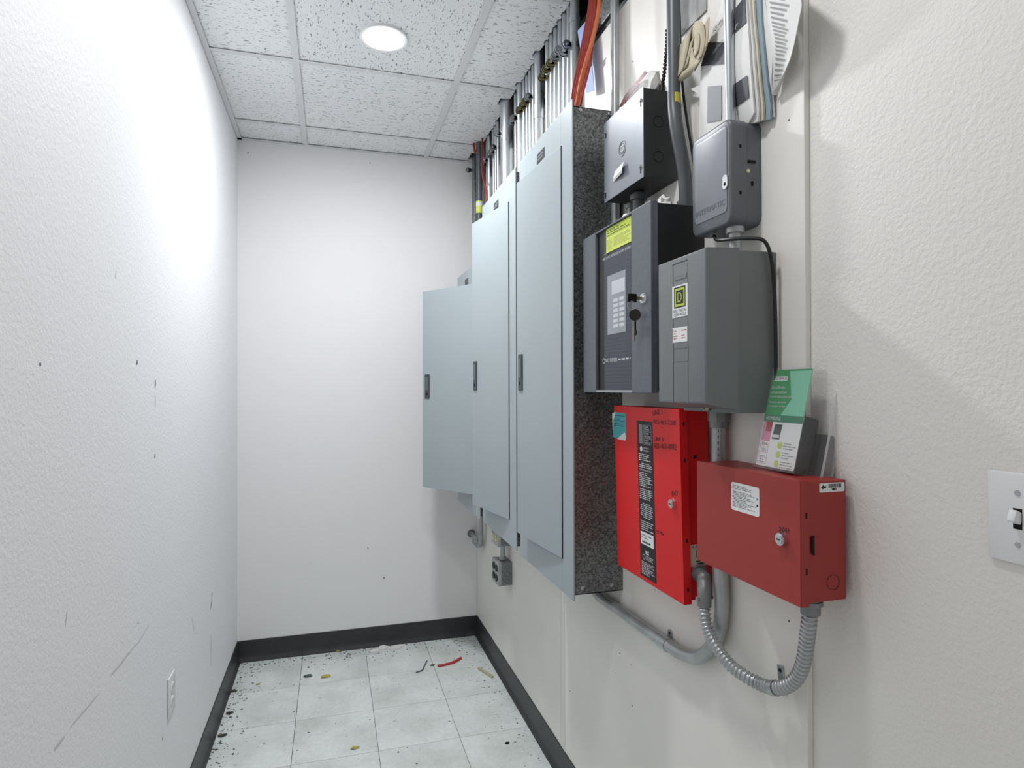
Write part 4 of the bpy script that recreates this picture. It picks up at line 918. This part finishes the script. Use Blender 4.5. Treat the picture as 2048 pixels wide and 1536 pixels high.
# white back booklet, blue folder, cream booklets, then the printed cover in front
L0 = [(1398, 282), (1398, 240), (1400, 185), (1402, 135), (1418, 85), (1432, 40), (1446, -5), (1458, -60)]
EDGE = [.001, .004, .010, .014, .013, .010, .008, .006]
def ex_(k): return [.7545 - .0044 * k - e for e in EDGE]
sheet('booklet', 'white booklet at the back of the paper stack above the timer', 'booklet', L0, [(1547, 233), (1544, 195), (1543, 155), (1546, 105), (1544, 72), (1536, 40), (1530, 0), (1524, -50)], .7545, ex_(0), 'paper', .004)
sheet('booklet', 'blue grey folder showing its edge in the paper stack', 'booklet', L0, [(1540, 238), (1541, 210), (1534, 160), (1529, 115), (1526, 80), (1523, 45), (1521, 0), (1519, -50)], .7501, ex_(1), 'paper_blue', .004)
sheet('booklet', 'thick cream booklet showing its edge in the paper stack', 'booklet', L0, [(1526, 240), (1527, 215), (1521, 165), (1517, 120), (1514, 85), (1510, 45), (1507, 0), (1504, -50)], .7457, ex_(2), 'paper_cream', .004)
sheet('booklet', 'white pages right behind the printed cover booklet', 'booklet', L0, [(1516, 243), (1518, 220), (1513, 170), (1509, 125), (1506, 85), (1502, 45), (1499, 0), (1496, -50)], .7413, ex_(3), 'paper', .004)
ck, g = sheet('booklet', 'white printed booklet with dark title band behind the slim conduit', 'booklet', L0, [(1497, 246), (1508, 225), (1504, 175), (1500, 125), (1498, 85), (1496, 45), (1493, 0), (1489, -50)], .7369, ex_(4), 'paper', .004)
uvgrid(g, 'band', 'title_band', ck, 3.05, 4.0, .0, .62, .0018); uvgrid(g, 'band', 'title_band', ck, 4.4, 5.6, .62, .97, .0018, .6)
uvgrid(g, 'band_mid', 'picture_print', ck, .8, 2.2, .18, .46, .0018); uvgrid(g, 'band', 'picture_print', ck, 1.2, 2.1, .64, .95, .0018, .4)
def word_px(body, p0, p1, X, hpx, m, parent):
    a, b = onX(*p0, X), onX(*p1, X); c = onX(p0[0], p0[1] - hpx, X); ux = b - a; uy = c - a
    vs, fs = text_mesh(body); MB().add([a + ux * x + uy * y for x, y in vs], fs).build('lettering', m, parent)
word_px('SQUARE D', (1426, 68), (1452, 36), .7305, 9, 'ink', ck); word_px('GROUPE SCHNEIDER', (1424, 112), (1446, 84), .7285, 7, 'band_mid', ck)
word_px('G', (1470, 62), (1476, 55), .7275, 10, 'white_ink', ck)
# curled printed sheet at the right
cs, g = sheet('loose_sheet', 'curled sheet printed with text lines at right of the paper stack', 'paper', [(1544, 190), (1545, 160), (1546, 110), (1544, 75), (1536, 42), (1531, 0), (1526, -50)], [(1546, 186), (1566, 150), (1580, 118), (1588, 88), (1594, 58), (1603, 12), (1600, -40)],
              [.748, .742, .738, .738, .742, .746, .75], [.744, .735, .725, .718, .712, .705, .70], 'paper', .0012, 8, wave=lambda i, f: -.010 * math.sin(math.pi * f))
for k in range(22):
    i0 = .9 + k * .235
    uvgrid(g, 'grey_ink', 'printed_line', cs, i0, i0 + .07, .10, .42 + .18 * ((k * 7) % 5) / 5 * min(1, k / 6), .0016, .0)
# rolled newspaper
cn = onX(1396, 95, .705)
t = thing('rolled_paper', 'aged rolled newspaper wedged beside the printed booklet', 'rolled paper', cn)
def roll_strip(name, pxs, X, dy, th, m, par):
    # spiral end outline in px, extruded away from the camera along +Y
    P = smooth_path([onX(u, v, X) for u, v in pxs], 5); n = len(P); vs, fs = [], []
    for p in P: vs += [p, p + Vector((.012, dy, -.004))]
    for i in range(n - 1): fs.append((2 * i, 2 * i + 1, 2 * i + 3, 2 * i + 2))
    o = MB().add(vs, fs).build(name, m, par, True); md = o.modifiers.new('thick', 'SOLIDIFY'); md.thickness = th; return o
roll_strip('outer_wrap', [(1364, 140), (1370, 118), (1376, 90), (1381, 62), (1390, 44), (1401, 42), (1408, 50), (1411, 75), (1407, 105), (1396, 120), (1386, 112), (1384, 95)], .712, .07, .0022, 'paper_aged', t)
roll_strip('inner_fold', [(1374, 128), (1381, 100), (1386, 78), (1393, 66), (1399, 68), (1400, 85), (1396, 105), (1390, 100)], .712, .06, .0018, 'paper_aged', t)
roll_strip('outer_flap', [(1406, 112), (1411, 90), (1414, 60), (1416, 38), (1419, 36), (1418, 60), (1415, 92)], .712, .05, .0018, 'paper_aged', t)
roll_strip('lower_fold', [(1364, 145), (1374, 138), (1388, 128), (1402, 118)], .712, .06, .002, 'paper_aged', t)
# little wedge of white paper
o = MB(); a, b_, c_ = onX(1381, 178, .735), onX(1404, 168, .74), onX(1402, 192, .74); d_ = Vector((.002, 0, 0))
o.add([a, b_, c_, a + d_, b_ + d_, c_ + d_], [(0, 1, 2), (3, 5, 4), (0, 3, 4, 1), (1, 4, 5, 2), (2, 5, 3, 0)]); tag(o.build('paper_scrap', 'paper'), 'small pointed white paper scrap left of the booklet stack', 'paper')

# ------------------------------------------------------------------ crumpled wrap, ribbon and chain on the junction box
def crumple(name, label, cat, c, r, m, seed, sub=2, amp=.35, group=None):
    bm = bmesh.new(); bmesh.ops.create_icosphere(bm, subdivisions=sub, radius=1); rn = random.Random(seed)
    for v in bm.verts:
        k = 1 + rn.uniform(-amp, amp); v.co = Vector((c[0] + v.co.x * r[0] * k, c[1] + v.co.y * r[1] * k, c[2] + v.co.z * r[2] * k))
    return tag(MB().bm(bm).build(name, m), label, cat, group)
zt = 2.012
p = onX(1262, 178, .70); crumple('plastic_wrap', 'crumpled clear plastic wrap lying on the junction box', 'plastic wrap', (.715, p.y, zt + .026), (.030, .030, .026), 'clear_wrap', 2)
p = onX(1300, 155, .715); crumple('crumpled_paper', 'crumpled white paper on the junction box beside the dark chain', 'paper', (.722, p.y, zt + .024), (.026, .028, .028), 'paper', 5, 2, .42)
a = [onX(1236, 208, .735), onX(1250, 185, .735), onX(1275, 160, .72), onX(1290, 145, .715)]
o, g = sheet('red_ribbon', 'dark red ribbon sticking out behind the plastic wrap', 'ribbon', [(1238, 214), (1250, 190), (1274, 162), (1289, 142)], [(1247, 214), (1258, 192), (1282, 166), (1296, 146)], .742, .742, 'maroon', .0012, 3)
t = thing('bead_chain', 'dark beaded chain strand standing up behind the junction box', 'chain', onX(1327, 175, .73))
cp = smooth_path([onX(1324, 176, .725), onX(1328, 150, .727), onX(1331, 120, .73), onX(1334, 90, .732), onX(1335, 60, .735)], 8)
for i, p in enumerate(cp):
    bm = bmesh.new(); bmesh.ops.create_icosphere(bm, subdivisions=1, radius=.0042)
    for v in bm.verts: v.co += p + Vector((0, .0025 * (-1) ** i, 0))
    MB().bm(bm).build('bead', 'keyblack', t, True)
MB().cyl((.725, cp[0].y, zt), (.725, cp[0].y, cp[0].z + .006), .007, 10).build('bead_anchor', 'keyblack', t, True)
# paper bits lying on the black cabinet
for k, (u, c_) in enumerate(((1327, 'near the dark bent conduit'), (1270, 'at the far end under the junction box'))):
    p = onX(u, 400, .70); crumple('crumpled_paper', 'crumpled white paper scrap on black alarm cabinet ' + c_, 'paper', (.69 if k == 0 else .675, onX(u, 400, .69).y, 1.722 + .013), (.014, .018 + .02 * k, .014), 'paper', 20 + k, 2, .4)

# ------------------------------------------------------------------ debris on the floor
def fpt(u, v, z=0): return onZ(u, v, z)
o = MB().tube(smooth_path([fpt(875, 1334) + Vector((0, 0, .006)), fpt(892, 1331) + Vector((0, 0, .006)), fpt(908, 1326) + Vector((0, 0, .006)), fpt(922, 1318) + Vector((0, 0, .006))], 5), .0058, 10).build('cable_offcut', 'redplastic', None, True); tag(o, 'curved piece of red cable insulation lying on the floor', 'cable offcut')
o = MB().tube(smooth_path([fpt(832, 1346) + Vector((0, 0, .003)), fpt(845, 1341) + Vector((0, 0, .003)), fpt(849, 1332) + Vector((0, 0, .004)), fpt(854, 1323) + Vector((0, 0, .004))], 5), .0026, 8).build('wire_offcut', 'emt_dark', None, True); tag(o, 'short bent grey wire left of the red cable piece', 'wire')
a, b_ = fpt(957, 1338), fpt(985, 1356); d = (b_ - a); F = Matrix.Translation(a) @ Matrix.Rotation(math.atan2(d.y, d.x), 4, 'Z')
tag(MB(F).box(0, d.length, -.006, .006, .0005, .009, .001).build('wood_sliver', 'wood'), 'pale wooden sliver on the floor near the right baseboard', 'wood sliver')
a = fpt(749, 1306); F = Matrix.Translation(a) @ Matrix.Rotation(.1, 4, 'Z')
tag(MB(F).box(-.022, .022, -.014, .014, 0, .016, .002).build('plaster_chunk', 'plaster'), 'white square plaster chunk by the back baseboard', 'plaster chunk')
a, b_ = fpt(758, 1297), fpt(812, 1294); bm = MB(); n = 7; vs = []
for i in range(n):
    p = a.lerp(b_, i / (n - 1)); w_ = .016 + .008 * math.sin(i * 2.1); z = .008 + .006 * math.sin(i * 1.7)
    vs += [p + Vector((0, -w_, .001)), p + Vector((0, 0, z + .004)), p + Vector((0, w_ * .6, .002)), p + Vector((0, 0, .0005))]
fs = []
for i in range(n - 1):
    for j in range(4): fs.append((i * 4 + j, i * 4 + (j + 1) % 4, (i + 1) * 4 + (j + 1) % 4, (i + 1) * 4 + j))
fs += [(0, 1, 2, 3), tuple(range((n - 1) * 4, n * 4))[::-1]]
tag(bm.add(vs, fs).build('paper_scrap', 'paper'), 'crumpled white paper strip against the back baseboard', 'paper')
tag(MB(Matrix.Translation(fpt(580, 1311))).box(-.012, .012, -.008, .008, 0, .008, .002).build('plaster_chunk', 'plaster'), 'tiny white plaster bit at the left of the back baseboard', 'plaster chunk')
def chip(name, label, u, v, r, m, seed, cat='debris'):
    p = fpt(u, v); crumple(name, label, cat, (p.x, p.y, .002 + r * .1), (r * 1.1, r * .7, .002 + r * .1), m, seed, 2, .5)
chip('leaf_crumb', 'yellowish crumb on the floor left of the white plaster', 650, 1354, .018, 'crumb_y', 1)
chip('leaf_crumb', 'greenish dark crumb beside the yellowish floor crumb', 615, 1353, .016, 'crumb_g', 2)
chip('leaf_crumb', 'yellow green crumb near the bottom of the floor', 710, 1497, .011, 'crumb_y', 3)
chip('leaf_crumb', 'dark leaf bit by the left baseboard near the bottom', 444, 1472, .013, 'crumb', 4)
chip('leaf_crumb', 'dark leaf bit by the left baseboard, middle one', 459, 1427, .012, 'crumb', 5)
chip('leaf_crumb', 'olive leaf bit on the floor by left baseboard far end', 466, 1383, .014, 'crumb', 6)
chip('leaf_crumb', 'olive crumb on the left column of floor tiles', 516, 1369, .009, 'crumb_y', 7)
chip('leaf_crumb', 'yellow leaf bit by the back baseboard', 676, 1303, .012, 'crumb_y', 8)
chip('leaf_crumb', 'dark green crumb just left of the red cable piece', 865, 1331, .010, 'crumb_g', 9)
chip('leaf_crumb', 'black chip near the right baseboard at the bottom', 1014, 1487, .008, 'hole', 10)
rnd = random.Random(11); b = MB()
def crumb(x, y, s):
    a = rnd.uniform(0, 6.28); k = 4
    q = [(x + s * rnd.uniform(.4, 1.2) * math.cos(a + i * 1.57), y + s * rnd.uniform(.3, .9) * math.sin(a + i * 1.57)) for i in range(k)]
    h = rnd.uniform(.0008, .003) + .15 * s
    b.add([(px, py, .0003) for px, py in q] + [(x, y, h)], [(0, 1, 4), (1, 2, 4), (2, 3, 4), (3, 0, 4)])
for k in range(900):
    w_ = rnd.random()
    if w_ < .32: x, y = XL + .018 + abs(rnd.gauss(0, .05)), rnd.uniform(1.6, YB - .02)
    elif w_ < .62: x, y = rnd.uniform(XL + .02, XR - .02), YB - .018 - abs(rnd.gauss(0, .08))
    elif w_ < .72: x, y = XR - .02 - abs(rnd.gauss(0, .06)), rnd.uniform(2.0, YB - .02)
    else: x, y = rnd.uniform(XL + .03, XR - .03), rnd.uniform(1.0, YB - .03)
    if XL + .018 < x < XR - .018 and y < YB - .018: crumb(x, y, rnd.choice((.0012, .0018, .0025, .0035, .0055)) * (1.35 if w_ < .62 else 1))
tag(b.build('floor_dirt', 'crumb'), 'scattered dark crumbs and grit on the floor', 'dirt', kind='stuff')
# ------------------------------------------------------------------ marks on the walls
wl = bpy.data.objects['wall_left']; wb_ = bpy.data.objects['wall_back']
def streak_left(pts, w_, m, X=XL):
    P = [onX(u, v, X) for u, v in pts]; vs = []; n = len(P)
    for i, p in enumerate(P):
        d = (P[min(i + 1, n - 1)] - P[max(i - 1, 0)]).normalized(); q = Vector((0, -d.z, d.y)) * w_ * (.25 + .75 * math.sin(math.pi * (i + .5) / n)); p = p + Vector((.0006, 0, 0)); vs += [p + q, p - q]
    MB().add(vs, [(2 * i, 2 * i + 1, 2 * i + 3, 2 * i + 2) for i in range(n - 1)]).build('scuff_mark', m, wl)
for pts, w_, m in (([(274, 721), (274, 725), (273, 729)], .004, 'scuff'), ([(80, 725), (80, 729), (80, 732)], .003, 'scuff'), ([(310.5, 760), (310.5, 768), (310, 775)], .004, 'scuff'), ([(310, 908), (310, 912), (309, 916)], .004, 'scuff'),
                   ([(310.6, 790), (310.6, 803), (310.6, 815)], .0015, 'scuff_soft'), ([(424, 1184), (423, 1205), (421, 1218)], .004, 'scuff'), ([(422, 1270), (422, 1295), (421, 1330)], .003, 'scuff_soft'),
                   ([(135, 1222), (134, 1236), (131, 1250)], .004, 'scuff_white'), ([(384, 1235), (387, 1250), (388, 1265)], .003, 'scuff_white'), ([(298, 1250), (280, 1280), (257, 1307)], .0015, 'scuff_soft'), ([(258, 1305), (240, 1330), (222, 1350)], .0025, 'scuff_soft'),
                   ([(195, 1390), (170, 1420), (140, 1455)], .0016, 'scuff_soft'), ([(128, 1474), (118, 1488), (108, 1500)], .003, 'scuff_soft'), ([(276, 1244), (276, 1246), (276, 1248)], .003, 'scuff'), ([(325, 1473), (325, 1477), (325, 1481)], .003, 'scuff'), ([(233, 540), (232, 548), (231, 556)], .004, 'scuff_white')):
    streak_left(pts, w_, m)
for u, v, r in ((496, 306, .003), (740, 326, .003), (736, 1096, .003), (909, 965, .003), (768, 1156, .004)):
    p = onY(u, v, YB); MB().cyl(p, p + Vector((0, -.0006, 0)), r, 8).build('nail_hole', 'scuff', wb_)
rnd = random.Random(3)
for u, v, r in ((1240, 1307, .0022), (1265, 1412, .0018), (1140, 1382, .002), (1310, 1180, .0015), (1262, 1330, .0015), (1232, 1346, .0014), (1578, 240, .0018), (1266, 123, .002), (1212, 117, .0018), (1040, 1128, .002), (1578, 1242, .0018)):
    p = onX(u, v, XR); MB().cyl(p, p + Vector((-.0006, 0, 0)), r, 8).build('nail_hole', 'scuff', wr)
